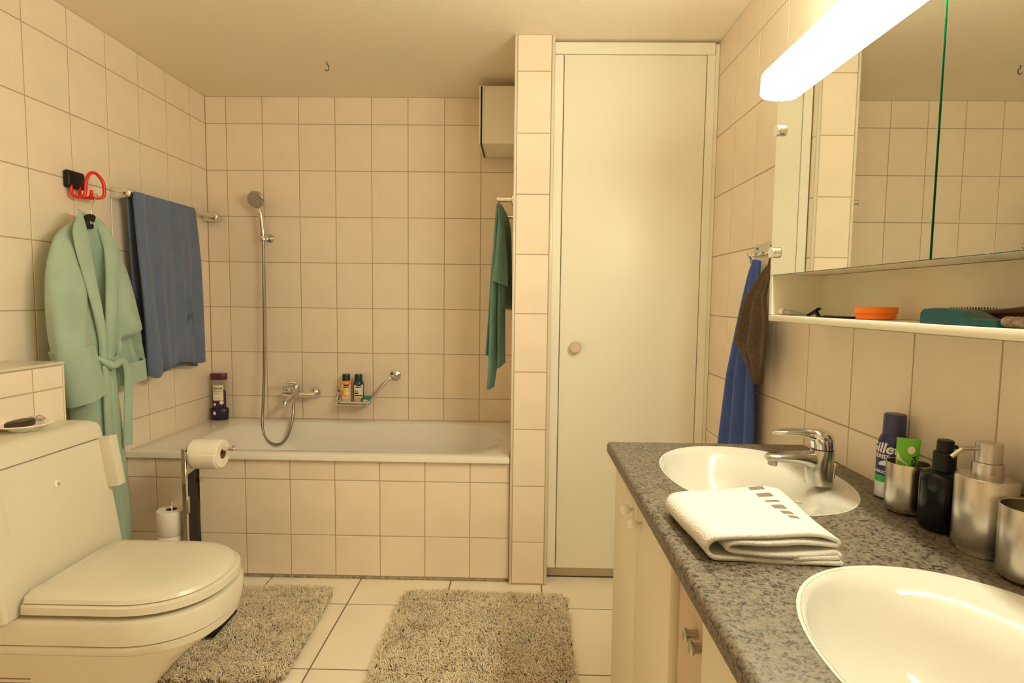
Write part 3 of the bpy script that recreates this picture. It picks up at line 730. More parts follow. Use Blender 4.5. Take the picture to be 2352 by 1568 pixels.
SURF = {}
def drape(name, label, rail_x, rail_z, y_top, y_bot, front_drop, back_drop, material, gap, amp, seed, hem=0.01, nu=64, sgn=1, folds=(3, 7), lean=0.0, solid=0.007, twist=0.0):
    """a towel over a rail that runs along Y; sgn = +1: the front layer hangs on the +X side"""
    r_ = random.Random(seed); p1, p2, p3 = (r_.uniform(0, 6) for _ in range(3))
    rr = 0.013
    Lf, Lb = front_drop, back_drop; arc = PI * rr; tot = Lf + arc + Lb; nv = 70
    def fn(u, v):
        s = v * tot
        ya = y_top[0] + (y_top[1] - y_top[0]) * u
        yb_ = y_bot[0] + (y_bot[1] - y_bot[0]) * u
        if s < Lf:
            d = (Lf - s); k = d / Lf; x = rr + gap * min(1, k * 3); z = -d + hem * math.sin(9 * u + p1) * k
            q = 1
        elif s < Lf + arc:
            a = (s - Lf) / rr; x = rr * math.cos(a); z = rr * math.sin(a); k = 0; q = 1
        else:
            d = s - Lf - arc; k = d / Lb; x = -rr - 0.4 * gap * min(1, k * 3); z = -d + hem * math.sin(7 * u + p2) * k; q = 0.5
        f = amp * (0.25 + 0.75 * k) * (0.6 * math.sin(folds[0] * 2 * PI * u + p1 + 0.6 * k) + 0.4 * math.sin(folds[1] * 2 * PI * u + p2 + 1.1 * k) + 0.25 * math.sin(13 * u + p3 + 4 * k)) * q
        y = ya + (yb_ - ya) * k ** 0.8 + 0.5 * amp * math.cos(folds[0] * 2 * PI * u + p1) * k
        return (rail_x + sgn * (x + f * (1 if s >= Lf + arc or s < Lf else 0.15)) + lean * k, y, rail_z + z + twist * k * u)
    b = B().grid(fn, nu, nv)
    o = single(name, b, material, label, 'towel', 60, solid=solid)
    SURF[o] = (fn, Lf, tot)
    return o
def on_towel(o, y, z, off=0.0046):
    """a point on the front layer of a draped towel"""
    fn, Lf, tot = SURF[o]; u, v = 0.5, 0.3
    for _ in range(25):
        q = fn(u, v); u += (y - q[1]) / 0.45 * 0.8; v += (z - q[2]) / tot * 0.8
        u = min(1, max(0, u)); v = min(0.99 * Lf / tot, max(0.0, v))
    q = fn(u, v)
    return (q[0] + off, q[1], q[2])
bt = drape('bath_towel', 'large blue bath towel folded over the chrome rail behind the bathrobe', RX, RZ_ + 0.001, (-0.735, -0.262), (-0.680, -0.235), 0.775, 0.80, 'blue', 0.012, 0.013, 11, hem=0.010, folds=(2.6, 6.0))
# overlapping fold at the side nearest the room: a narrow doubled edge
b = B().grid(lambda u, v: (RX + 0.034 + 0.010 * math.sin(PI * u) + 0.006 * math.sin(5 * v + u) - 0.02 * (1 - v) * 0, -0.748 + 0.062 * u + 0.075 * (1 - v) ** 1.2 * (0.6 + 0.4 * u), RZ_ - 0.79 + 0.795 * v - 0.02 * (1 - v) * math.sin(PI * u)), 10, 40)
part('side_fold', b, 'blue', bt, 60, solid=0.010)

MT['emboss'] = mat('pressed_terry', (0.085, 0.122, 0.22), 0.95)
lettering('ON', 0.040, bt, 'emboss', lambda x, y, mx_: on_towel(bt, -0.345 + (x - mx_), 1.225 + y), bold=-0.0008)
for k in range(7):
    a_ = math.radians(-10 + 35 * k); 
    P_ = [on_towel(bt, -0.355 + r_ * math.cos(a_) - 0.012 * (r_ / 0.05) ** 2 * (1 if math.cos(a_) < 0 else -1) * 0, 1.160 + r_ * math.sin(a_) - 6 * r_ * r_) for r_ in (0.006, 0.02, 0.035, 0.05)]
    part('pressed_motif', B().tube(P_, [0.0016, 0.0024, 0.002, 0.0006], 6), 'emboss', bt, 60)
part('pressed_motif', B().tube([on_towel(bt, -0.352 + 0.01 * s_, 1.155 - 0.09 * s_) for s_ in np.linspace(0, 1, 6)], 0.0018, 6), 'emboss', bt, 60)

# ------------------------------------------------------------------ red hook, hanger and bathrobe
hk = thing('wall_hook', 'red ring-shaped plastic hook on a black stick-on pad', 'hook', (0.0, -0.965, 1.70))
part('pad', B().box((0.0005, -1.008, 1.676), (0.026, -0.922, 1.744), 0.010, 3), 'black', hk)
part('ring', B().tube(smooth_path([(0.020, -0.992, 1.690), (0.022, -0.992, 1.656), (0.030, -0.988, 1.646), (0.052, -0.978, 1.644), (0.060, -0.972, 1.660), (0.062, -0.968, 1.705), (0.068, -0.955, 1.738), (0.078, -0.935, 1.742), (0.088, -0.915, 1.716), (0.090, -0.910, 1.680), (0.086, -0.914, 1.655), (0.070, -0.930, 1.648), (0.050, -0.944, 1.646), (0.030, -0.948, 1.648), (0.022, -0.950, 1.660), (0.020, -0.950, 1.690)], 6), 0.0062, 12), 'red', hk, 60)
part('tip', B().tube(smooth_path([(0.050, -0.944, 1.647), (0.062, -0.948, 1.650), (0.068, -0.950, 1.662), (0.069, -0.950, 1.675)], 5), [0.006] * 15 + [0.0045], 10), 'red', hk, 60)

hg = thing('coat_hanger', 'black shaped coat hanger with a wire hook, inside the bathrobe', 'hanger', (0.075, -1.0, 1.44))
part('hook_wire', B().tube(smooth_path([(0.066, -0.938, 1.655), (0.075, -0.934, 1.664), (0.086, -0.946, 1.655), (0.092, -0.965, 1.638), (0.092, -0.975, 1.622), (0.092, -0.985, 1.596), (0.092, -0.985, 1.570)], 6), 0.0022, 8), 'wire', hg, 60)
def hanger_sec(y, z, h, t): return [(0.092 + t * c_, y, z + h * s_) for c_, s_ in ((1, -0.8), (1, 0.6), (0.6, 1), (-0.6, 1), (-1, 0.6), (-1, -0.8), (-0.6, -1), (0.6, -1))]
HP = [(-1.120, 1.462, 0.010, 0.012), (-1.09, 1.488, 0.013, 0.014), (-1.05, 1.520, 0.018, 0.012), (-1.02, 1.540, 0.026, 0.010), (-1.0, 1.548, 0.028, 0.008), (-0.98, 1.548, 0.028, 0.008), (-0.955, 1.532, 0.026, 0.010), (-0.93, 1.500, 0.020, 0.012), (-0.91, 1.470, 0.014, 0.014), (-0.895, 1.440, 0.010, 0.012)]
part('shoulder_bar', B().loft([hanger_sec(*h) for h in HP]), 'black', hg, 50)
lettering('FAULER', 0.0125, hg, 'white_ink', lambda x, y, mx_: (0.1012, -0.985 + (x - mx_) * 1.0, 1.538 + y), bold=0.0002)

RB = thing('bathrobe', 'mint green terry bathrobe with belt and turned-up cuffs on a black hanger', 'bathrobe', (0.1, -1.0, 0.10))
# torso: rings from hem to neck: z, centre y, half width, centre x, half depth
rings = [(0.14, -0.935, 0.085, 0.080, 0.055), (0.35, -0.950, 0.090, 0.083, 0.058), (0.60, -0.975, 0.095, 0.086, 0.060), (0.80, -1.000, 0.098, 0.088, 0.062), (0.97, -1.015, 0.090, 0.090, 0.062), (1.02, -1.015, 0.089, 0.090, 0.062),
         (1.08, -1.018, 0.105, 0.090, 0.066), (1.20, -1.020, 0.130, 0.090, 0.068), (1.32, -1.018, 0.150, 0.090, 0.066), (1.40, -1.015, 0.152, 0.090, 0.062), (1.45, -1.012, 0.132, 0.090, 0.054), (1.50, -1.008, 0.098, 0.090, 0.044), (1.545, -1.005, 0.060, 0.088, 0.032)]
NT = 96
def vw(z): return max(0.0, min(0.055, (z - 1.04) * 0.17))
secs = []
zz = []
for i in range(len(rings) - 1):
    for k in range(5):
        zz.append([rings[i][q] + (rings[i + 1][q] - rings[i][q]) * k / 5 for q in range(5)])
zz.append(list(rings[-1]))
for z, yc, hw, xc, hd in zz:
    t_low = max(0.0, min(1.0, (1.0 - z) / 0.8)); t_up = max(0.0, 1 - abs(z - 1.0) / 0.12)
    P = []
    for k in range(NT):
        t = 2 * PI * k / NT
        fold = 1 + 0.10 * t_low * math.sin(7 * t + 0.8) + 0.06 * t_low * math.sin(11 * t + 2) + 0.06 * t_up * math.sin(13 * t)
        x = xc + hd * math.copysign(abs(math.cos(t)) ** 0.8, math.cos(t)) * fold; y = yc + hw * math.sin(t) * (1 + 0.03 * math.sin(9 * t + z * 4) * t_low)
        zt = z
        if math.cos(t) > 0:
            w_ = vw(z); dd = abs(y - (-1.030))
            if w_ > 0 and dd < w_: x -= (x - (xc - 0.2 * hd)) * min(1, 1.6 * (1 - dd / w_) ** 0.7)
            if z < 0.95: x += 0.018 * math.exp(-((y - (-0.965 - 0.05 * z)) / 0.012) ** 2)      # overlapping front edge
        P.append((max(x, 0.012), y, zt))
    secs.append(P)
part('torso', B().loft(secs, True, False), 'robe', RB, 70)
def sleeve(path, radii, name='sleeve', n=40, seed=1, hollow=False):
    P = smooth_path(path, 8); m_ = len(P)
    R = [np.interp(i / (m_ - 1), np.linspace(0, 1, len(radii)), radii) for i in range(m_)]
    b = B(); secs = []
    for i, p in enumerate(P):
        a = Vector(P[min(i + 1, m_ - 1)]) - Vector(P[max(i - 1, 0)]); a.normalize()
        e1 = Vector((1, 0, 0)); e1 = (e1 - a * e1.dot(a)).normalized(); e2 = a.cross(e1)
        s_ = i / (m_ - 1)
        q = []
        for k in range(n):
            t = 2 * PI * k / n
            f = 1 + 0.05 * math.sin(3 * t + 5 * s_ + seed) + 0.035 * math.sin(5 * t - 9 * s_ + seed)
            q.append(Vector(p) + (e1 * math.cos(t) * 0.62 + e2 * math.sin(t)) * R[i] * f)
        if hollow and s_ > 0.66:                      # bent sleeve: its front falls inward and leaves an arched hollow
            for k in range(n):
                t = 2 * PI * k / n; c_ = math.cos(t); w_ = max(0.0, min(1.0, (c_ - 0.35 + 1.3 * max(0, s_ - 0.70)) / 0.35)) if c_ > 0 else 0
                q[k] = q[k] - Vector((0.075 * w_ * min(1, (s_ - 0.66) / 0.05), 0, 0))
        secs.append(q)
    b.loft(secs, True, False)
    return b, secs
bL, sL = sleeve([(0.090, -1.060, 1.495), (0.098, -1.105, 1.435), (0.112, -1.148, 1.32), (0.125, -1.165, 1.16), (0.138, -1.155, 1.02), (0.150, -1.118, 0.880)], [0.045, 0.064, 0.073, 0.073, 0.070, 0.068], seed=2)
s1 = part('sleeve', bL, 'robe', RB, 70, solid=0.006)
bR, sR = sleeve([(0.090, -0.955, 1.490), (0.096, -0.915, 1.42), (0.108, -0.885, 1.30), (0.118, -0.860, 1.15), (0.126, -0.842, 1.02), (0.132, -0.828, 0.905)], [0.042, 0.056, 0.063, 0.068, 0.071, 0.070], seed=5, hollow=True)
s2 = part('sleeve', bR, 'robe', RB, 70, solid=0.006)
_, sR2 = sleeve([(0.090, -0.955, 1.490), (0.096, -0.915, 1.42), (0.108, -0.885, 1.30), (0.112, -0.860, 1.15), (0.112, -0.848, 1.02), (0.112, -0.836, 0.905)], [0.042, 0.056, 0.063, 0.068, 0.071, 0.070], seed=5)
def cuff(secs, parent, k0, k1, grow):
    a = [Vector(p) for p in secs[k0]]; c = [Vector(p) for p in secs[k1]]
    ca = sum(a, Vector()) / len(a); cc = sum(c, Vector()) / len(c)
    o_ = lambda P, cen, s: [cen + (p - cen) * s for p in P]
    mid = [p * 0.5 + q * 0.5 for p, q in zip(o_(a, ca, grow + 0.07), o_(c, cc, grow + 0.09))]
    part('cuff', B().loft([o_(a, ca, 1.0), o_(a, ca, grow), o_(a, ca, grow + 0.06), mid, o_(c, cc, grow + 0.08), o_(c, cc, grow + 0.03), o_(c, cc, 0.98)], False, False), 'robe', parent, 35)
cuff(sL, s1, -12, -1, 1.12)
cuff(sR2, s2, -7, -1, 1.08)
def strip(path, w0, across, n=8, thick=0.010, bulge=0.010):
    """a soft padded band along the path; across = width direction(s)"""
    P = smooth_path(path, 8); m_ = len(P); b = B()
    W0 = [np.interp(i / (m_ - 1), np.linspace(0, 1, len(w0)), w0) for i in range(m_)]
    A_ = [Vector(tuple(np.interp(i / (m_ - 1), np.linspace(0, 1, len(across)), [a[q] for a in across]) for q in range(3))).normalized() for i in range(m_)]
    secs = []
    for i, p in enumerate(P):
        d = (Vector(P[min(i + 1, m_ - 1)]) - Vector(P[max(i - 1, 0)])).normalized(); nn = d.cross(A_[i]).normalized()
        if nn.x < 0: nn = -nn
        ring = []
        for k in range(20):
            t = 2 * PI * k / 20; c_, s_ = math.cos(t), math.sin(t)
            ring.append(Vector(p) + A_[i] * (W0[i] / 2) * math.copysign(abs(c_) ** 0.6, c_) + nn * (thick / 2 * math.copysign(abs(s_) ** 0.6, s_) + bulge * (1 - c_ * c_)))
        secs.append(ring)
    return b.loft(secs)
part('collar', strip([(0.062, -1.010, 1.560), (0.085, -1.045, 1.572), (0.110, -1.078, 1.560), (0.140, -1.112, 1.50), (0.152, -1.112, 1.42), (0.160, -1.098, 1.32), (0.166, -1.075, 1.20), (0.164, -1.055, 1.10), (0.158, -1.048, 1.02)],
     [0.04, 0.056, 0.066, 0.076, 0.070, 0.056, 0.044, 0.034, 0.028], [(0, -0.2, -1), (0.5, -0.6, -0.6), (0.4, -0.8, -0.5), (0.1, -1, -0.2), (0.0, -1, -0.05), (0, -1, 0.05), (0, -1, 0.1), (0, -1, 0.1), (0, -1, 0.1)]), 'robe', RB, 70)
part('collar', strip([(0.062, -1.000, 1.560), (0.082, -0.972, 1.562), (0.108, -0.958, 1.530), (0.135, -0.956, 1.46), (0.150, -0.970, 1.38), (0.160, -0.990, 1.28), (0.164, -1.005, 1.18), (0.162, -1.015, 1.10), (0.157, -1.020, 1.02)],
     [0.04, 0.054, 0.060, 0.062, 0.064, 0.062, 0.056, 0.048, 0.036], [(0, 0.2, -1), (0.5, 0.6, -0.6), (0.4, 1, -0.4), (0.1, 1, -0.1), (0.0, 1, 0.0), (0, 1, 0.05), (0, 1, 0.1), (0, 1, 0.1)]), 'robe', RB, 70)
bl = part('belt', strip([(0.110, -1.108, 0.985), (0.145, -1.085, 1.0), (0.160, -1.045, 1.002), (0.162, -1.01, 1.004), (0.150, -0.955, 1.008), (0.118, -0.922, 1.006)], [0.034, 0.036, 0.034, 0.032, 0.034, 0.034], [(0, 0, 1), (0, 0, 1)], thick=0.010, bulge=0.003), 'robe', RB, 60)
part('belt_knot', B().tube(smooth_path([(0.158, -1.075, 1.030), (0.174, -1.052, 1.006), (0.182, -1.025, 0.994), (0.178, -0.990, 1.006), (0.165, -0.965, 1.010)], 6), [0.010 + 0.008 * math.sin(PI * i / 24) for i in range(25)], 14, flat=0.8), 'robe', bl, 60)
part('belt_tail', strip([(0.168, -0.985, 1.006), (0.170, -0.955, 1.004), (0.168, -0.930, 0.968), (0.164, -0.920, 0.90), (0.162, -0.924, 0.78), (0.160, -0.928, 0.655)], [0.024, 0.028, 0.032, 0.036, 0.040, 0.042], [(0, 0.5, 0.9), (0.1, 0.9, 0.4), (0.2, 1, 0), (0.2, 1, 0), (0.2, 1, 0)], thick=0.009, bulge=0.002), 'robe', bl, 60)
part('belt_tail', strip([(0.170, -1.055, 0.996), (0.170, -1.048, 0.955), (0.164, -1.042, 0.85), (0.160, -1.035, 0.70)], [0.022, 0.026, 0.028, 0.028], [(0.2, 1, 0), (0.2, 1, 0)], thick=0.008, bulge=0.002), 'robe', bl, 60)
part('hang_tag', B().box((0.077, -1.012, 1.522), (0.080, -1.004, 1.530)), 'red', RB, False)

# ------------------------------------------------------------------ bath fittings on the back wall
sh = thing('hand_shower', 'chrome hand shower with grey spray face hung on the wall above the bath', 'shower head', (0.33, -0.08, 1.56))
hc = Vector((0.318, -0.095, 1.790)); hn = Vector((-0.05, -0.93, -0.36)).normalized()
part('head', B().lathe([(0.020, -0.030), (0.036, -0.022), (0.045, -0.008), (0.0465, 0.0), (0.045, 0.006), (0.041, 0.008), (0.005, 0.0085)], hc, 40, hn), 'chrome_worn', sh, 50)
fc = part('spray_face', B().lathe([(0.041, 0.0072), (0.040, 0.0098), (0.002, 0.0098)], hc, 40, hn), mat('grey_spray_face', (0.36, 0.32, 0.27), 0.5), sh)
t_ = Vector((1, 0, 0)); e1 = (t_ - hn * t_.dot(hn)).normalized(); e2 = hn.cross(e1)
for rad, cnt in ((0.034, 26), (0.028, 22), (0.017, 12), (0.008, 5)):
    for k in range(cnt):
        a = 2 * PI * k / cnt + rad * 40
        part('nozzle', B().lathe([(0.0013, 0), (0.0011, 0.0014)], hc + hn * 0.0097 + (e1 * math.cos(a) + e2 * math.sin(a)) * rad, 6, hn), 'black', fc, False)
part('handle', B().tube(smooth_path([(0.321, -0.066, 1.760), (0.327, -0.068, 1.735), (0.333, -0.068, 1.70), (0.338, -0.066, 1.64), (0.341, -0.064, 1.575)], 6), [0.0135] * 10 + [0.0125] * 15, 16), 'chrome', sh, 60)
part('collar_ring', B().lathe([(0.0138, 0), (0.0138, 0.004)], (0.3395, -0.0648, 1.605), 20, (0.04, 0.02, -1)), 'black', sh)
hp = [(0.341, -0.064, 1.575), (0.3395, -0.062, 1.50), (0.337, -0.062, 1.35), (0.336, -0.066, 1.10), (0.336, -0.078, 0.85), (0.334, -0.092, 0.68), (0.334, -0.104, 0.60), (0.346, -0.128, 0.535), (0.372, -0.145, 0.487), (0.410, -0.152, 0.464), (0.448, -0.152, 0.464), (0.480, -0.146, 0.490), (0.500, -0.130, 0.548), (0.506, -0.105, 0.62), (0.500, -0.086, 0.668)]
part('hose', B().tube(smooth_path(hp, 22), [0.0068 + 0.0009 * (i % 2) for i in range(22 * 14 + 1)], 10), 'hose', sh, 70)
br = thing('shower_bracket', 'chrome wall bracket holding the hand shower', 'bracket', (0.335, 0, 1.59))
part('wall_plate', B().lathe([(0.0215, 0.0005), (0.0215, 0.006), (0.019, 0.009), (0.014, 0.010)], (0.352, 0, 1.5915), 28, (0, -1, 0)), 'steel', br)
part('stem', B().tube([(0.352, -0.008, 1.5915), (0.350, -0.045, 1.589)], 0.010, 14), 'chrome', br)
part('clamp', B().lathe([(0.0165, -0.012), (0.0180, -0.010), (0.0180, 0.010), (0.0160, 0.012), (0.0150, 0.012), (0.0150, -0.012), (0.0165, -0.012)], (0.3405, -0.064, 1.587), 24, (0.04, 0.02, -1), False, False), 'chrome', br)

mx_t = thing('bath_mixer', 'chrome single-lever bath mixer on the wall over the bath', 'tap', (0.515, 0, 0.72))
for x in (0.440, 0.594):
    part('escutcheon', B().lathe([(0.033, 0.0005), (0.032, 0.008), (0.024, 0.018), (0.017, 0.022), (0.014, 0.024)], (x, 0, 0.725), 32, (0, -1, 0)), 'chrome', mx_t, 60)
    part('union', B().lathe([(0.013, 0.02), (0.0165, 0.024), (0.0165, 0.050), (0.014, 0.056)], (x, 0, 0.725), 6, (0, -1, 0)), 'chrome', mx_t)
part('body', B().tube([(0.428, -0.066, 0.725), (0.436, -0.066, 0.725), (0.500, -0.068, 0.725), (0.600, -0.066, 0.725), (0.610, -0.066, 0.725)], [0.012, 0.0165, 0.018, 0.0165, 0.012], 20), 'chrome', mx_t, 60)
part('cartridge', B().lathe([(0.024, -0.02), (0.024, 0.018), (0.0245, 0.032), (0.021, 0.044), (0.016, 0.050), (0.002, 0.052)], (0.512, -0.070, 0.735), 28, (0, -0.1, 1)), 'chrome', mx_t, 60)
part('lever', B().tube(smooth_path([(0.522, -0.074, 0.788), (0.505, -0.085, 0.794), (0.475, -0.100, 0.798), (0.440, -0.115, 0.803), (0.428, -0.119, 0.805)], 6), [0.020] * 6 + [0.017] * 6 + [0.013] * 6 + [0.010] * 6 + [0.006], 16, flat=0.45), 'chrome', mx_t, 60)
part('spout', B().tube(smooth_path([(0.508, -0.075, 0.728), (0.497, -0.105, 0.712), (0.484, -0.140, 0.695), (0.480, -0.150, 0.684), (0.480, -0.151, 0.668)], 6), [0.017] * 8 + [0.0155] * 8 + [0.0145] * 9, 18), 'chrome', mx_t, 60)
part('hose_outlet', B().lathe([(0.010, 0), (0.011, -0.012), (0.009, -0.030)], (0.500, -0.084, 0.700), 16), 'chrome', mx_t)

gb = thing('grab_rail', 'angled chrome grab rail with a wire soap basket above the bath', 'grab rail', (0.88, 0, 0.70))
for x, z in ((1.052, 0.830), (0.744, 0.722)):
    f_ = part('flange', B().lathe([(0.031, 0.0005), (0.031, 0.004), (0.027, 0.007), (0.014, 0.009), (0.012, 0.012)], (x, 0, z), 36, (0, -1, 0)), 'chrome', gb, 60)
    for k in range(3):
        a = 2 * PI * k / 3 + 0.5
        part('screw', B().lathe([(0.0030, 0), (0.0026, 0.002)], (x + 0.021 * math.cos(a), -0.0065, z + 0.021 * math.sin(a)), 10, (0, -1, 0)), 'screw', f_)
part('bar', B().tube(smooth_path([(1.052, -0.008, 0.830), (1.052, -0.060, 0.834), (1.044, -0.085, 0.829), (1.018, -0.098, 0.802), (0.960, -0.104, 0.728), (0.928, -0.106, 0.695), (0.905, -0.106, 0.688), (0.860, -0.106, 0.688), (0.790, -0.106, 0.690), (0.765, -0.104, 0.692), (0.748, -0.090, 0.698), (0.744, -0.062, 0.710), (0.744, -0.008, 0.722)], 8), 0.0085, 14), 'chrome', gb, 60)
bk = part('basket', B().box((0.752, -0.122, 0.676), (0.912, -0.030, 0.679), 0.0012, 1), mat('clear_basket', (0.72, 0.66, 0.58), 0.12, trans=0.55), gb, False)
part('basket_rim', B().tube([(0.752, -0.122, 0.679), (0.912, -0.122, 0.679), (0.912, -0.030, 0.679), (0.752, -0.030, 0.679), (0.752, -0.122, 0.679)], 0.003, 8), 'chrome', bk)

def bottle_text(cx, cy, r, z, ang, sq=1.0):
    """maps flat text onto an upright cylinder; ang = direction the text centre faces"""
    return lambda x, y, mx_: (cx + (r + 0.0004) * math.cos(ang + (x - mx_) / r), cy + sq * (r + 0.0004) * math.sin(ang + (x - mx_) / r), z + y)
def patch(cx, cy, r, a0, a1, z0, z1, off=0.0003, n=12, sq=1.0):
    return B().grid(lambda u, v: (cx + (r + off) * math.cos(a0 + (a1 - a0) * u), cy + sq * (r + off) * math.sin(a0 + (a1 - a0) * u), z0 + (z1 - z0) * v), n, 1)
FA = math.radians(-76)                       # direction toward the viewer from the back wall
def gel(x, body, label, front):
    t = thing('shower_gel_bottle', label, 'bottle', (x, -0.075, 0.6795), 'shower gel bottles in the soap basket')
    z = 0.6795; r = 0.0285; y = -0.072
    part('bottle', B().lathe([(0.024, 0), (r, 0.004), (r, 0.112), (r - 0.001, 0.120), (0.024, 0.127), (0.020, 0.129)], (x, y, z), 32), body, t, 50)
    part('cap', B().lathe([(0.0215, 0.129), (0.0215, 0.160), (0.0195, 0.165), (0.003, 0.166)], (x, y, z), 32), 'dark_green', t, 50)
    lb = part('front_label', patch(x, y, r, FA - 0.95, FA + 0.95, z + 0.012, z + 0.108), 'label', t, 60)
    if front == 'orange':
        part('fruit_print', patch(x, y, r, FA - 0.9, FA - 0.02, z + 0.052, z + 0.090, 0.0006), 'yellow', lb, 60)
        part('fruit_print', patch(x, y, r, FA - 0.9, FA - 0.5, z + 0.054, z + 0.076, 0.0009), 'orange', lb, 60)
        part('stripe', patch(x, y, r, FA - 0.9, FA + 0.62, z + 0.043, z + 0.050, 0.0006), 'orange', lb, 60)
    else:
        part('lower_label', patch(x, y, r, FA - 0.8, FA + 0.85, z + 0.014, z + 0.045, 0.0006), mat('peach_print', (0.80, 0.52, 0.33), 0.5), lb, 60)
        part('stripe', patch(x, y, r, FA - 0.8, FA + 0.75, z + 0.046, z + 0.053, 0.0006), 'ink', lb, 60)
        part('stone_print', patch(x, y, r, FA - 0.85, FA + 0.02, z + 0.058, z + 0.066, 0.0006), 'ink', lb, 60)
        part('stone_print', patch(x, y, r, FA - 0.75, FA - 0.08, z + 0.069, z + 0.078, 0.0006), mat('grey_green_print', (0.30, 0.36, 0.28), 0.5), lb, 60)
    part('brand_panel', patch(x, y, r, FA - 0.52, FA + 0.52, z + 0.092, z + 0.109, 0.0006), 'ink', lb, 60)
    lettering('Kneipp', 0.0105, lb, 'white_ink', bottle_text(x, y, r + 0.0006, z + 0.0975, FA), bold=0.0001)
    lettering('24 h', 0.008, lb, 'grey_ink', bottle_text(x, y, r + 0.0003, z + 0.079, FA + 0.42))
    lettering('VITAL', 0.0065, lb, 'grey_ink', bottle_text(x, y, r + 0.0003, z + 0.069, FA + 0.42))
    lettering('NICHTS' if front == 'orange' else 'Tiefen', 0.0078, lb, 'ink', bottle_text(x, y, r + 0.0006, z + 0.032, FA))
    lettering('ENTSPANNUNG', 0.0062, lb, 'ink', bottle_text(x, y, r + 0.0006, z + 0.0225, FA))
    return t
gel(0.793, 'orange_gel', 'orange shower gel bottle with dark green cap in the soap basket', 'orange')
gel(0.862, 'navy_gel', 'navy shower gel bottle with dark green cap in the soap basket', 'navy')
nb = thing('nail_brush', 'small green nail brush lying beside the navy bottle in the basket', 'brush', (0.912, -0.083, 0.679))
part('brush_body', B().box((0.890, -0.108, 0.708), (0.926, -0.050, 0.721), 0.003, 2), 'green_plastic', nb)
for k in range(6):
    part('bristle_row', B().box((0.8945 + 0.0050 * k, -0.107, 0.692), (0.8972 + 0.0050 * k, -0.052, 0.7085)), 'label', nb, False)
part('brush_foot', B().box((0.888, -0.107, 0.6795), (0.8915, -0.052, 0.719), 0.001, 1), 'green_plastic', nb)
part('brush_foot', B().box((0.9245, -0.107, 0.6795), (0.928, -0.052, 0.719), 0.001, 1), 'green_plastic', nb)

# shampoo on the bath rim
sx, sy = 0.072, -0.062
sm = thing('shampoo_bottle', 'purple shampoo bottle with plum cap standing in the bath corner', 'bottle', (sx, sy, RZ))
def oval(a, b_, z, cx=sx, cy=sy, n=36, rot=0.12): return [(cx + a * math.cos(t) * math.cos(rot) - b_ * math.sin(t) * math.sin(rot), cy + a * math.cos(t) * math.sin(rot) + b_ * math.sin(t) * math.cos(rot), z) for t in np.linspace(0, 2 * PI, n + 1)[:-1]]
z = RZ + 0.001
part('bottle', B().loft([oval(a, d_, z + h) for a, d_, h in ((0.030, 0.017, 0.010), (0.035, 0.020, 0.05), (0.036, 0.021, 0.10), (0.0355, 0.020, 0.150), (0.0345, 0.019, 0.168))]), 'purple', sm, 50)
part('neck', B().loft([oval(a, d_, z + h) for a, d_, h in ((0.0345, 0.019, 0.168), (0.035, 0.019, 0.20), (0.040, 0.019, 0.226))]), 'clear', sm, 50)
part('cap', B().loft([oval(a, d_, z + h) for a, d_, h in ((0.0435, 0.021, 0.226), (0.0445, 0.022, 0.229), (0.0450, 0.022, 0.258), (0.043, 0.021, 0.261))]), 'purple_cap', sm, 50)
part('stand_cup', B().loft([oval(a, d_, z + h) for a, d_, h in ((0.044, 0.026, 0.0), (0.047, 0.028, 0.003), (0.0495, 0.029, 0.060), (0.047, 0.0265, 0.064), (0.044, 0.024, 0.060))]), 'purple_dark', sm, 50)
def smap(z0, off): 
    def fn(x, y, mx_):
        u = x - mx_; d = math.sqrt(max(1e-6, 1 - (u / 0.036) ** 2)) * 0.0208 + off
        return (sx + u * math.cos(0.12) + d * math.sin(0.12), sy + u * math.sin(0.12) - d * math.cos(0.12), z0 + y)
    return fn
lb = part('front_label', B().grid(lambda u, v: smap(z + 0.110, 0.0008)(-0.027 + 0.055 * u, 0.086 * v, 0), 12, 1), 'label', sm, 60)
lettering('ISANA', 0.0185, lb, 'ink', smap(z + 0.172, 0.0014), bold=0.0003)
lettering('SHOWER GEL', 0.0068, lb, 'ink', smap(z + 0.160, 0.0014), bold=0.0002)
lettering('TRAUM-', 0.0110, lb, 'grey_ink', smap(z + 0.146, 0.0014))
lettering('mit Lavendel', 0.0065, lb, 'grey_ink', smap(z + 0.122, 0.0014))
cr_ = [(0.010 * math.cos(t), 0.010 * math.sin(t)) for t in np.linspace(0.9, 2 * PI - 0.9, 14)]; cr_ += [(0.0055 + 0.0072 * math.cos(t) * 0.9 - 0.001, 0.0082 * math.sin(t)) for t in np.linspace(2 * PI - 1.25, 1.25, 14)]
part('moon_print', B().add([smap(z + 0.088, 0.0012)(-0.016 + 0.8 * x, 0.8 * y, 0) for x, y in cr_], [tuple(range(len(cr_)))]), 'label', sm, False)
for ux, uz, r_ in ((0.019, 0.098, 0.0105), (-0.017, 0.040, 0.0100)):
    part('badge_print', B().add([smap(z + uz, 0.0012 if uz > 0.06 else 0.0095)(ux + r_ * math.cos(t), r_ * math.sin(t), 0) for t in np.linspace(0, 2 * PI, 25)[:-1]], [tuple(range(24))]), 'label', sm, False)

# ceiling hook
single('ceiling_hook', B().tube(smooth_path([(0.838, -0.461, H + 0.002), (0.838, -0.461, H - 0.012), (0.846, -0.461, H - 0.018), (0.846, -0.461, H - 0.034), (0.838, -0.461, H - 0.041), (0.831, -0.461, H - 0.034)], 6), 0.0022, 8), 'screw', 'small bent wire hook screwed into the ceiling over the bath', 'hook', 60)

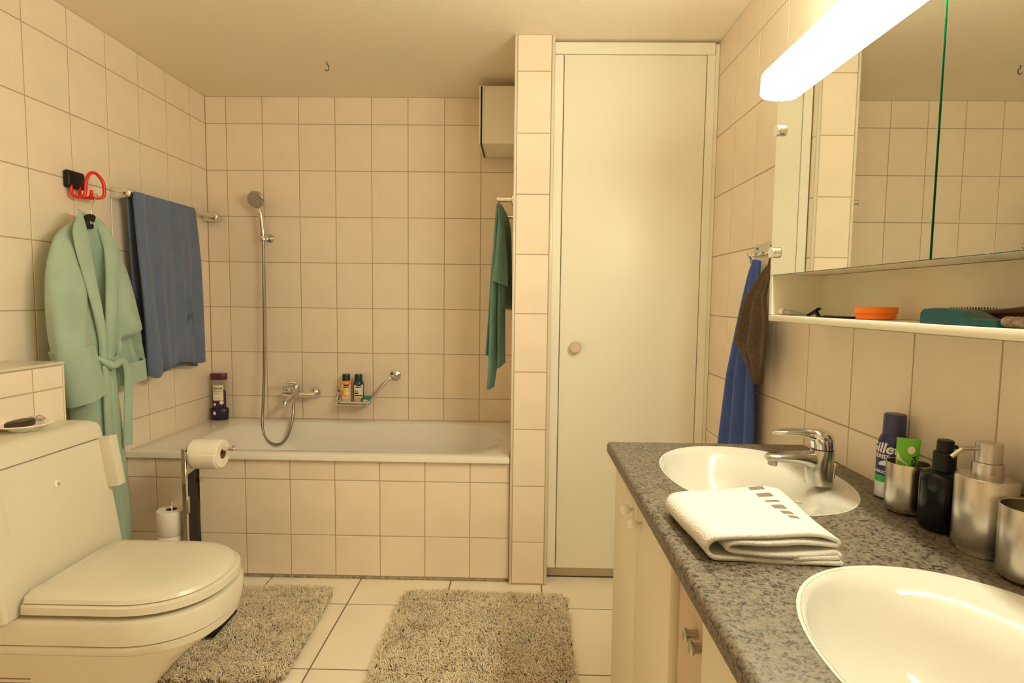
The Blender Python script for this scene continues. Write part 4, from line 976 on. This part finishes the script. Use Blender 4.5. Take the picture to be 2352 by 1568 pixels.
# ------------------------------------------------------------------ right side of the bath: wall cabinet, rail, teal towel
wcab = thing('wall_cabinet', 'small white wall cabinet high on the pier side above the bath', 'cabinet', (1.65, -0.17, 2.04))
part('body', B().box((1.5645, -0.30, 2.040), (PXL - 0.002, -0.035, 2.319), 0.0015, 1), 'shelf_white', wcab)
part('door', B().box((1.5400, -0.302, 2.037), (1.5470, -0.033, 2.321), 0.001, 1), 'shelf_white', wcab)
part('frame_gap_shade', B().box((1.5470, -0.298, 2.036), (1.5555, -0.038, 2.316)), 'black', wcab, False)  # black filler drawn as the shaded gap between door and frame
part('front_frame', B().box((1.5555, -0.300, 2.039), (1.5640, -0.034, 2.320), 0.001, 1), 'shelf_white', wcab)
RX2, RZ2 = 1.655, 1.705
tr2 = thing('towel_rail', 'chrome towel rail on the pier side above the bath, carrying the teal towel', 'towel rail', (PXL, -0.38, RZ2))
part('bar', B().tube([(RX2, -0.672, RZ2), (RX2, -0.10, RZ2)], 0.008, 14), 'chrome', tr2)
for y in (-0.652, -0.12):
    part('arm', B().tube([(PXL - 0.002, y, RZ2 + 0.002), (RX2 - 0.006, y, RZ2)], [0.0115, 0.0105], 16), 'chrome', tr2)
    part('flange', B().lathe([(0.026, 0.001), (0.026, 0.007), (0.020, 0.010)], (PXL, y, RZ2), 28, (-1, 0, 0)), 'chrome', tr2)
tw = thing('bath_towel', 'teal towel hanging in long folds from the rail beside the pier', 'towel', (RX2, -0.46, 0.83))
def panel(name, left, right, y0, y1, bow=0.012, n=10, m=36, solid=0.008):
    """one hanging fold: left and right edges as (x, z) polylines from top to bottom"""
    Lp, Rp = smooth_path([(x, 0, z) for x, z in left], 12), smooth_path([(x, 0, z) for x, z in right], 12)
    at = lambda P, v: [np.interp(v * (len(P) - 1), range(len(P)), [p[q] for p in P]) for q in (0, 2)]
    def fn(u, v):
        (xa, za), (xb_, zb) = at(Lp, v), at(Rp, v)
        k = u * u * (3 - 2 * u)
        return (xa + (xb_ - xa) * u, y0 + (y1 - y0) * k - bow * math.sin(PI * u) * min(1, 3 * v) + 0.004 * math.sin(7 * v + 4 * u), za + (zb - za) * u)
    return part(name, B().grid(fn, n, m), 'teal', tw, 70, solid=solid)
panel('back_layer', [(1.640, 1.712), (1.620, 1.45), (1.602, 1.15), (1.592, 0.998)], [(1.668, 1.712), (1.655, 1.45), (1.640, 1.15), (1.628, 0.985)], -0.470, -0.330)
panel('front_layer', [(1.644, 1.712), (1.628, 1.50), (1.618, 1.30), (1.610, 1.02), (1.603, 0.835)], [(1.664, 1.712), (1.662, 1.50), (1.655, 1.30), (1.650, 1.00), (1.632, 0.845)], -0.505, -0.440)
panel('corner_fold', [(1.651, 1.716), (1.648, 1.58), (1.636, 1.44), (1.622, 1.352)], [(1.663, 1.716), (1.676, 1.60), (1.690, 1.46), (1.697, 1.330)], -0.530, -0.475, 0.016)
panel('wall_side_layer', [(1.658, 1.714), (1.662, 1.60), (1.664, 1.40), (1.664, 1.225)], [(1.676, 1.708), (1.700, 1.62), (1.708, 1.40), (1.711, 1.215)], -0.455, -0.250)
panel('inner_layer', [(1.655, 1.69), (1.652, 1.40), (1.650, 1.15), (1.650, 0.935)], [(1.668, 1.69), (1.676, 1.40), (1.680, 1.15), (1.683, 0.955)], -0.480, -0.390)
# ------------------------------------------------------------------ basin mixer
FX, FY = 2.447, -1.905
fa = thing('basin_mixer', 'chrome single-lever mixer tap standing on the back washbasin', 'tap', (FX, FY, CZ))
def esec(c, d, up_, hw, hh, n=28, e=2.3):
    d = Vector(d).normalized(); u_ = Vector(up_); u_ = (u_ - d * u_.dot(d)).normalized(); s_ = d.cross(u_); c = Vector(c); P = []
    for k in range(n):
        t = 2 * PI * k / n; a, b_ = math.cos(t), math.sin(t)
        P.append(c + s_ * hw * math.copysign(abs(a) ** (2 / e), a) + u_ * hh * math.copysign(abs(b_) ** (2 / e), b_))
    return P
part('body', B().loft([esec((FX + o, FY, CZ + h), (0, 0, 1), (1, 0, 0), w_, d_) for o, h, w_, d_ in ((0, 0.0005, 0.026, 0.029), (0, 0.004, 0.0262, 0.0292), (-0.001, 0.014, 0.0252, 0.0285), (-0.002, 0.026, 0.0246, 0.0288), (-0.001, 0.05, 0.0242, 0.0282), (0.004, 0.074, 0.0238, 0.0245), (0.0045, 0.0805, 0.0235, 0.024))]), 'chrome_worn', fa, 60)
part('spout', B().loft([esec(c, d, (0, 0, 1), hw, hh) for c, d, hw, hh in (((FX + 0.010, FY, CZ + 0.050), (-1, 0, 0.1), 0.0210, 0.0280), ((FX - 0.008, FY, CZ + 0.052), (-1, 0, 0.15), 0.021, 0.0255), ((FX - 0.020, FY, CZ + 0.0545), (-1, 0, 0.15), 0.0208, 0.0215), ((FX - 0.034, FY, CZ + 0.0575), (-1, 0, 0.12), 0.0204, 0.0175), ((FX - 0.050, FY, CZ + 0.0595), (-1, 0, 0.08), 0.0200, 0.0148), ((FX - 0.068, FY, CZ + 0.0605), (-1, 0, 0.02), 0.0195, 0.0126), ((FX - 0.095, FY, CZ + 0.0605), (-1, 0, -0.04), 0.0185, 0.0108), ((FX - 0.114, FY, CZ + 0.0595), (-1, 0, -0.1), 0.0160, 0.0095), ((FX - 0.121, FY, CZ + 0.0585), (-1, 0, -0.2), 0.011, 0.0070))]), 'chrome_worn', fa, 60)
part('aerator', B().lathe([(0.0105, 0), (0.0105, 0.009), (0.009, 0.010), (0.002, 0.0095)], (FX - 0.106, FY, CZ + 0.0510), 20, (-0.12, 0, -1)), 'steel', fa)
part('joint_ring', B().lathe([(0.0236, 0), (0.0236, 0.002)], (FX + 0.0047, FY, CZ + 0.0805), 28), 'black', fa)
lv = part('lever_head', B().loft([esec((FX + o, FY, CZ + h), (0.02, 0, 1), (1, 0, 0), w_, d_) for o, h, w_, d_ in ((0.005, 0.0825, 0.0235, 0.0238), (0.0045, 0.092, 0.0240, 0.0245), (0.001, 0.106, 0.0235, 0.0262), (-0.002, 0.116, 0.0215, 0.0250), (-0.004, 0.1225, 0.0175, 0.0200), (-0.005, 0.1255, 0.010, 0.012))]), 'chrome', fa, 60)
part('lever_arm', B().loft([esec(c, d, (0, 0, 1), hw, hh) for c, d, hw, hh in (((FX - 0.004, FY, CZ + 0.104), (-1, 0, 0.2), 0.0175, 0.0130), ((FX - 0.028, FY, CZ + 0.1095), (-1, 0, 0.15), 0.0165, 0.0070), ((FX - 0.048, FY, CZ + 0.1135), (-1, 0, 0.1), 0.0155, 0.0040), ((FX - 0.075, FY, CZ + 0.1155), (-1, 0, 0), 0.0140, 0.0026), ((FX - 0.10, FY, CZ + 0.1155), (-1, 0, 0), 0.0115, 0.0024), ((FX - 0.108, FY, CZ + 0.115), (-1, 0, 0), 0.006, 0.0018))]), 'chrome', lv, 60)
part('lever_loop', B().tube(smooth_path([(FX - 0.020, FY - 0.0150, CZ + 0.1200), (FX - 0.060, FY - 0.0150, CZ + 0.1215), (FX - 0.092, FY - 0.0115, CZ + 0.1200), (FX - 0.108, FY, CZ + 0.1180), (FX - 0.092, FY + 0.0115, CZ + 0.1200), (FX - 0.060, FY + 0.0150, CZ + 0.1215), (FX - 0.020, FY + 0.0150, CZ + 0.1200)], 6), 0.0034, 10), 'chrome', lv, 60)
part('popup_rod', B().tube([(FX + 0.034, FY + 0.004, CZ + 0.004), (FX + 0.036, FY + 0.004, CZ + 0.036)], 0.0028, 10), 'chrome', fa)
part('popup_knob', B().sphere((FX + 0.0362, FY + 0.004, CZ + 0.041), 0.0065, 14, 10), 'chrome', fa)
ch = smooth_path([(2.322, -1.992, CZ - 0.006), (2.334, -2.002, CZ - 0.0048), (2.340, -2.016, CZ - 0.0035), (2.347, -2.030, CZ - 0.0022)], 14)
single('plug_chain', B().tube(ch, [0.0010 + 0.0018 * (0.5 + 0.5 * math.cos(2 * PI * i / 5)) for i in range(len(ch))], 8), 'steel', 'short metal bead chain at the edge of the folded white towel', 'chain', 60)

# ------------------------------------------------------------------ folded white towel on the worktop
FT = thing('hand_towel', 'white folded hand towel with a row of brown woven squares, on the worktop', 'towel', (2.165, -2.205, CZ))
fold = smooth_path([(0.236, 0.0045), (0.12, 0.0045), (0.030, 0.0045), (0.008, 0.009), (0.000, 0.022), (0.008, 0.036), (0.030, 0.0415), (0.12, 0.0465), (0.19, 0.0470), (0.224, 0.0405), (0.232, 0.0345), (0.222, 0.0310), (0.16, 0.0355), (0.10, 0.0345), (0.050, 0.0330), (0.0345, 0.0245), (0.050, 0.0165), (0.12, 0.0165), (0.19, 0.0170), (0.222, 0.0200), (0.232, 0.0170), (0.222, 0.0125), (0.15, 0.0120)], 6)
NL, NR, FL, FR = (2.062, -2.312), (2.270, -2.316), (2.048, -2.105), (2.285, -2.070)
def tw_pt(s, t, z):
    s = s / 0.236
    nx, ny = NL[0] + (NR[0] - NL[0]) * s, NL[1] + (NR[1] - NL[1]) * s
    fx_, fy_ = FL[0] + (FR[0] - FL[0]) * s, FL[1] + (FR[1] - FL[1]) * s
    lift = 0.006 * max(0.0, t - 0.55) / 0.45 * s
    return (nx + (fx_ - nx) * t, ny + (fy_ - ny) * t + 0.004 * math.sin(5 * s + z * 90) * (1 - 2 * t), CZ + z * (1 - 0.14 * t) + lift + 0.0012 * math.sin(9 * s + 7 * t))
cl = part('cloth', B().grid(lambda u, v: tw_pt(fold[min(int(round(u * (len(fold) - 1))), len(fold) - 1)][0], v, fold[min(int(round(u * (len(fold) - 1))), len(fold) - 1)][1]), len(fold) - 1, 24), 'white_cloth', FT, 70, solid=0.0065)
def top_z(s, t):
    zs = np.interp(s, [0.03, 0.12, 0.19, 0.224], [0.0415, 0.0465, 0.0470, 0.0405])
    return zs
for k, (t0, t1) in enumerate(((0.915, 0.985), (0.765, 0.840), (0.655, 0.69), (0.51, 0.595), (0.385, 0.455), (0.285, 0.345))):
    s0 = 0.163 + 0.003 * k
    part('woven_square', B().grid(lambda u, v: (lambda q: (q[0], q[1], q[2] + 0.0040))(tw_pt(s0 + 0.030 * u, t0 + (t1 - t0) * v, top_z(s0 + 0.030 * u, 0))), 5, 3), 'brown_print', cl, 60)
for k in range(5):
    s0 = 0.128 + 0.0036 * k + (0.002 if k % 2 else 0)
    part('monogram_stroke', B().grid(lambda u, v: (lambda q: (q[0], q[1], q[2] + 0.0039))(tw_pt(s0 + 0.0007 * u + 0.004 * v * (1 if k % 2 else -1), 0.885 + 0.06 * v, top_z(s0, 0))), 1, 4), mat('beige_thread', (0.55, 0.46, 0.32), 0.8) if k == 0 else bpy.data.materials['beige_thread'], cl, False)

# ------------------------------------------------------------------ toiletries along the wall
CA = math.radians(-124)
def cyl_thing(name, label, cat, x, y, group=None): return thing(name, label, cat, (x, y, CZ), group)
z = CZ + 0.0006
x, y, r = 2.5545, -1.990, 0.0300
can = cyl_thing('shaving_foam_can', 'navy shaving foam can with silver base and green band, beside the mixer tap', 'can', x, y)
part('can', B().lathe([(0.026, 0), (r, 0.003), (r, 0.104), (0.0290, 0.116), (0.0255, 0.128), (0.0215, 0.135), (0.0210, 0.138)], (x, y, z), 36), 'navy', can, 50)
part('cap', B().lathe([(0.0212, 0.138), (0.0205, 0.176), (0.0190, 0.1795), (0.003, 0.180)], (x, y, z), 32), mat('dark_blue_cap', (0.045, 0.05, 0.13), 0.4), can, 50)
sb_ = part('silver_base', B().lathe([(r + 0.0003, 0.0035), (r + 0.0003, 0.036)], (x, y, z), 36, (0, 0, 1), False, False), 'silver_print', can)
part('green_band', B().lathe([(r + 0.0004, 0.036), (r + 0.0004, 0.050)], (x, y, z), 36, (0, 0, 1), False, False), 'green_print', can)
part('swoosh_print', B().grid(lambda u, v: (x + (r + 0.0005) * math.cos(CA - 0.9 + 1.5 * u), y + (r + 0.0005) * math.sin(CA - 0.9 + 1.5 * u), z + 0.071 + 0.012 * v * math.sin(PI * (0.15 + 0.8 * u)) + 0.003 * u), 14, 2), 'silver_print', can, 60)
lettering('Gillette', 0.0300, can, 'white_ink', bottle_text(x, y, r, z + 0.099, CA - 0.28), shear=0.25, bold=0.0008)
lettering('SERIES', 0.0125, can, 'white_ink', bottle_text(x, y, r, z + 0.0865, CA - 0.74), bold=0.0003)
lettering('RASIERSCHAUM', 0.0085, can, 'white_ink', bottle_text(x, y, r, z + 0.055, CA - 0.55), bold=0.0002)

def steel_cup(x, y, r, h, label):
    t = cyl_thing('steel_cup', label, 'cup', x, y, 'brushed steel cups on the worktop')
    part('cup', B().lathe([(r - 0.010, 0), (r - 0.006, 0.0015), (r - 0.0015, 0.007), (r, 0.014), (r, h - 0.001), (r - 0.0006, h), (r - 0.0018, h - 0.001), (r - 0.0018, 0.012), (r - 0.008, 0.005), (0.002, 0.004)], (x, y, z), 44), 'steel', t, 50)
    return t
steel_cup(2.531, -2.072, 0.0370, 0.099, 'brushed steel cup holding the green tube')
steel_cup(2.530, -2.352, 0.0425, 0.112, 'brushed steel cup at the picture edge beside the soap dispenser')
tb = thing('toothpaste_tube', 'lime green tube standing upright in the steel cup', 'tube', (2.528, -2.066, z + 0.006))
sd = Vector((math.sin(-CA) * 1.0, math.cos(CA + PI), 0)); sd = Vector((-math.sin(CA), math.cos(CA), 0))
cdir = Vector((math.cos(CA), math.sin(CA), 0))
def tsec(h, hw, hd, lean): 
    c = Vector((2.528, -2.066, z + 0.006 + h)) + Vector((0.004, 0.0, 0)) * lean
    return [c + sd * hw * math.cos(t) + cdir * hd * math.sin(t) for t in np.linspace(0, 2 * PI, 29)[:-1]]
part('tube_body', B().loft([tsec(0, 0.013, 0.013, 0), tsec(0.02, 0.0145, 0.0135, 0.2), tsec(0.06, 0.0165, 0.011, 0.6), tsec(0.10, 0.0185, 0.006, 1.0), tsec(0.128, 0.0195, 0.0022, 1.3), tsec(0.139, 0.0200, 0.0012, 1.4)]), 'lime', tb, 50)
def tube_face(u_, h_, off=0.0006):
    hd = np.interp(h_, [0.06, 0.10, 0.128, 0.139], [0.011, 0.006, 0.0022, 0.0012]); hw = np.interp(h_, [0.06, 0.10, 0.128, 0.139], [0.0165, 0.0185, 0.0195, 0.02]); ln = np.interp(h_, [0.06, 0.10, 0.128, 0.139], [0.6, 1.0, 1.3, 1.4])
    k = math.sqrt(max(0.0, 1 - min(1, (u_ / hw)) ** 2))
    return Vector((2.528, -2.066, z + 0.006 + h_)) + Vector((0.004, 0, 0)) * ln + sd * u_ + cdir * (hd * k + off)
part('badge_print', B().add([tube_face(0.006 + 0.0062 * math.cos(t), 0.117 + 0.0075 * math.sin(t), 0.0008) for t in np.linspace(0, 2 * PI, 21)[:-1]], [tuple(range(20))]), 'label', tb, False)
part('white_panel', B().add([tube_face(u_, h_, 0.0007) for u_, h_ in ((-0.0175, 0.115), (-0.0150, 0.108), (-0.0105, 0.100), (-0.0045, 0.094), (0.002, 0.090), (0.002, 0.078), (-0.0165, 0.078))], [tuple(range(7))]), 'white_ink', tb, False)
lettering('FADA', 0.0105, tb, 'ink', lambda x_, y_, mx_: tube_face(0.0150 - y_, 0.080 + (x_ - 0.0), 0.0009), bold=0.0003)

x, y, r = 2.5375, -2.157, 0.0360
pb = cyl_thing('pump_bottle', 'glossy black pump bottle between the steel cup and the soap dispenser', 'bottle', x, y)
part('bottle', B().lathe([(r - 0.008, 0), (r - 0.002, 0.003), (r, 0.010), (r, 0.090), (r - 0.002, 0.101), (r - 0.012, 0.107), (0.0185, 0.110)], (x, y, z), 40), 'black_gloss', pb, 50)
part('collar', B().lathe([(0.0180, 0.108), (0.0180, 0.140), (0.0170, 0.143), (0.013, 0.144)], (x, y, z), 32), 'black', pb, 50)
part('pump_head', B().lathe([(0.0130, 0.144), (0.0135, 0.146), (0.0130, 0.163), (0.0115, 0.165), (0.002, 0.1645)], (x, y, z), 32), 'black', pb, 50)
part('nozzle', B().tube([(x + 0.008, y, z + 0.153), (x + 0.020, y - 0.002, z + 0.152)], [0.005, 0.0035], 10), 'black', pb)

x, y, r = 2.5365, -2.253, 0.0430
sdp = cyl_thing('soap_dispenser', 'brushed steel soap dispenser with a curved pump spout', 'dispenser', x, y)
part('body', B().lathe([(r - 0.007, 0), (r - 0.007, 0.010), (r - 0.001, 0.011), (r, 0.013), (r, 0.126), (r - 0.002, 0.1285), (0.022, 0.130)], (x, y, z), 48), 'steel', sdp, 40)
part('collar', B().lathe([(0.0215, 0.130), (0.0215, 0.151), (0.0205, 0.152), (0.010, 0.152)], (x, y, z), 32), 'steel', sdp, 40)
part('pump_head', B().lathe([(0.0150, 0.152), (0.0185, 0.1525), (0.0185, 0.184), (0.0180, 0.1845), (0.002, 0.185)], (x, y, z), 32), 'steel', sdp, 40)
part('spout', B().tube(smooth_path([(x - 0.016, y, z + 0.174), (x - 0.034, y + 0.003, z + 0.1735), (x - 0.042, y + 0.004, z + 0.171), (x - 0.056, y + 0.006, z + 0.158)], 6), 0.0038, 12), 'steel', sdp, 60)

# ------------------------------------------------------------------ things on the cabinet shelf
SZ = MZ0 + 0.0162
t = thing('travel_tube', 'small clear tube with white cap lying at the end of the shelf', 'tube', (2.462, -1.70, SZ))
part('cap', B().lathe([(0.0085, 0), (0.0090, 0.001), (0.0090, 0.023), (0.0080, 0.024)], (2.459, -1.648, SZ + 0.0092), 20, (0.03, -1, 0)), 'ceramic', t)
part('tube', B().loft([esec((2.4597 + 0.03 * k, -1.672 - k, SZ + h), (0.03, -1, 0), (0, 0, 1), w_, d_) for k, h, w_, d_ in ((0, 0.0088, 0.0082, 0.0082), (0.04, 0.0075, 0.0100, 0.0065), (0.085, 0.0045, 0.0115, 0.0022), (0.098, 0.0040, 0.0118, 0.0012))]), 'clear', t, 50)
single('hair_clip', B().loft([esec(c, d, (0, 0, 1), 0.006, 0.0028) for c, d in (((2.472, -1.772, SZ + 0.003), (0, -1, 0.45)), ((2.474, -1.795, SZ + 0.012), (0, -1, 0.45)), ((2.476, -1.812, SZ + 0.0195), (0, -1, 0.45)))]).loft([esec(c, d, (1, 0, 0), 0.004, 0.005) for c, d in (((2.475, -1.800, SZ + 0.0125), (0, -0.6, -1)), ((2.476, -1.808, SZ + 0.0045), (0, -0.6, -1)), ((2.476, -1.8115, SZ + 0.0006), (0, -0.6, -1)))]), 'black', 'black hair clip propped up on the shelf beside the clear tube', 'clip', 50)
cb = thing('comb', 'thin black comb lying flat on the shelf before the orange jar', 'comb', (2.475, -1.90, SZ))
part('spine', B().box((2.470, -1.958, SZ + 0.0002), (2.480, -1.846, SZ + 0.0045), 0.001, 1), 'black', cb)
for k in range(22):
    part('tooth', B().box((2.452, -1.953 + 0.0049 * k, SZ + 0.0008), (2.4705, -1.9508 + 0.0049 * k, SZ + 0.0034)), 'black', cb, False)
jx, jy = 2.500, -1.992
jr = thing('cream_jar', 'low cream jar with orange screw lid on the shelf', 'jar', (jx, jy, SZ))
part('jar', B().lathe([(0.033, 0), (0.036, 0.002), (0.036, 0.012), (0.035, 0.013)], (jx, jy, SZ + 0.0002), 40), 'orange', jr, 50)
part('lid', B().lathe([(0.0385, 0.0125), (0.0390, 0.0135), (0.0390, 0.024), (0.0380, 0.0255), (0.002, 0.026)], (jx, jy, SZ + 0.0002), 40), 'orange', jr, 50)
hb = thing('hair_brush', 'teal plastic paddle hair brush lying on the shelf', 'hair brush', (2.476, -2.25, SZ))
pts = [(0, 0.0), (0.0, 0.018), (0.006, 0.0245), (0.03, 0.0265), (0.06, 0.0255), (0.085, 0.021), (0.103, 0.0135), (0.118, 0.0085), (0.14, 0.0100), (0.16, 0.0095), (0.162, 0.0)]
secs = [[(2.476 + sx_ * wd * k2, -2.192 - a, SZ + 0.0004 + h) for a, h in pts] for sx_, wd, k2 in ((-1, 0.022, 1), (-1, 0.024, 0.8), (1, 0.024, 0.8), (1, 0.022, 1))]
part('brush_body', B().loft([[(2.452, -2.192 - a * 0.985 - 0.001, SZ + 0.0006 + h * 0.93) for a, h in pts], [(2.455, -2.192 - a, SZ + 0.0004 + h) for a, h in pts], [(2.495, -2.192 - a, SZ + 0.0004 + h) for a, h in pts], [(2.498, -2.192 - a * 0.985 - 0.001, SZ + 0.0006 + h * 0.93) for a, h in pts]]), 'teal_plastic', hb, 35)
hb2 = thing('hair_brush', 'dark red wooden hair brush with bristles, behind the teal brush', 'hair brush', (2.53, -2.28, SZ))
part('brush_back', B().loft([esec((2.530, -2.165 - k * 1.1, SZ + h + 0.006), (0, -1, 0), (0, 0, 1), w_, d_) for k, h, w_, d_ in ((0, 0.012, 0.004, 0.004), (0.01, 0.012, 0.020, 0.006), (0.06, 0.012, 0.022, 0.007), (0.10, 0.013, 0.014, 0.0085), (0.13, 0.0155, 0.012, 0.0095), (0.17, 0.0165, 0.0125, 0.0095), (0.178, 0.0165, 0.009, 0.007))]), 'wood_dark', hb2, 50)
for i in range(11):
    for j in range(3):
        part('bristle', B().lathe([(0.0009, 0), (0.0007, 0.011)], (2.516 + 0.014 * j, -2.176 - 0.0062 * i, SZ + 0.0175), 5), 'black', hb2, False)
tor = smooth_path([(2.478 + 0.019 * math.cos(a), -2.372 + 0.024 * math.sin(a), SZ + 0.0085) for a in np.linspace(0, 2 * PI, 13)], 4)
single('hair_tie', B().tube(tor, [0.0075 + 0.0008 * math.sin(i * 2.1) for i in range(len(tor))], 12, cap=False), mat('grey_beige_fabric', (0.42, 0.35, 0.26), 0.9, var=(90, 0.3, 3)), 'grey fabric hair tie lying on the shelf beside the brushes', 'hair tie', 60)

# ------------------------------------------------------------------ hook strip on the right wall with two towels
hs = thing('hook_strip', 'steel strip with four hooks on the wall beside the mirror cabinet', 'hook strip', (W, -1.235, 1.44))
part('plate', B().box((W - 0.005, -1.355, 1.427), (W - 0.0005, -1.140, 1.466), 0.0006, 1), 'steel', hs)
for yk in (-1.175, -1.285):
    part('screw', B().lathe([(0.005, 0), (0.004, 0.002), (0.001, 0.0025)], (W - 0.005, yk, 1.453), 14, (-1, 0, 0)), 'screw', hs)
for yk in (-1.160, -1.218, -1.276, -1.334):
    part('hook', B().tube(smooth_path([(W - 0.005, yk, 1.440), (W - 0.014, yk, 1.430), (W - 0.024, yk, 1.424), (W - 0.032, yk, 1.430), (W - 0.034, yk, 1.440)], 5), 0.0028, 10), 'chrome', hs, 60)
bt2 = thing('bath_towel', 'royal blue towel hanging by its loop from the steel hook strip', 'towel', (W - 0.05, -1.17, 0.52))
def hang(u, v):
    k = v ** 0.75
    ya = -1.190 + (-0.990 + 1.190) * min(1, 1.15 * k) ; yb_ = -1.240 + (-1.300 + 1.240) * min(1, 1.1 * k)
    y_ = ya + (yb_ - ya) * u
    pl = 0.5 + 0.5 * math.sin(2 * PI * 2.3 * u + 0.9 + 0.5 * v)
    x_ = W - 0.010 - (0.016 + 0.026 * min(1, 2.2 * v)) * (0.25 + 0.75 * pl) - 0.010 * math.sin(PI * u) * (1 - u)
    return (x_, y_, 1.392 - 0.87 * v - 0.02 * math.sin(PI * u) * (1 - v) * -1)
part('cloth', B().grid(hang, 60, 60), 'blue2', bt2, 70, solid=0.010)
part('loop', B().tube(smooth_path([(W - 0.026, -1.222, 1.385), (W - 0.026, -1.190, 1.405), (W - 0.024, -1.162, 1.4275), (W - 0.026, -1.175, 1.405), (W - 0.030, -1.215, 1.385)], 6), 0.0016, 6), 'blue2', bt2)
bw = thing('wash_cloth', 'brown terry wash cloth hanging by one corner from the hook strip', 'towel', (W - 0.05, -1.33, 1.0))
def hang2(u, v):
    # a square hung by its corner: opens toward the sides, closes toward the lowest corner
    ya = np.interp(v, [0, 0.08, 0.35, 0.66, 0.80, 1.0], [-1.337, -1.316, -1.262, -1.200, -1.268, -1.362])
    yb_ = np.interp(v, [0, 0.15, 0.5, 0.8, 1.0], [-1.345, -1.375, -1.425, -1.412, -1.372])
    y_ = ya + (yb_ - ya) * u
    pl = 0.5 + 0.5 * math.sin(2 * PI * 2.1 * u + 1.2 + 0.6 * v)
    return (W - 0.036 - 0.022 * min(1, 4 * v) - 0.026 * min(1, 3 * v) * pl * (1 - 0.3 * v) + 0.010 * u, y_, 1.385 - 0.377 * v - 0.02 * math.sin(PI * u) * math.sin(PI * v))
part('cloth', B().grid(hang2, 48, 48), 'brown', bw, 70, solid=0.008)
part('loop', B().tube(smooth_path([(W - 0.034, -1.344, 1.380), (W - 0.030, -1.340, 1.405), (W - 0.026, -1.337, 1.426), (W - 0.024, -1.332, 1.427), (W - 0.030, -1.332, 1.40), (W - 0.036, -1.336, 1.380)], 6), 0.0022, 6), 'brown', bw)
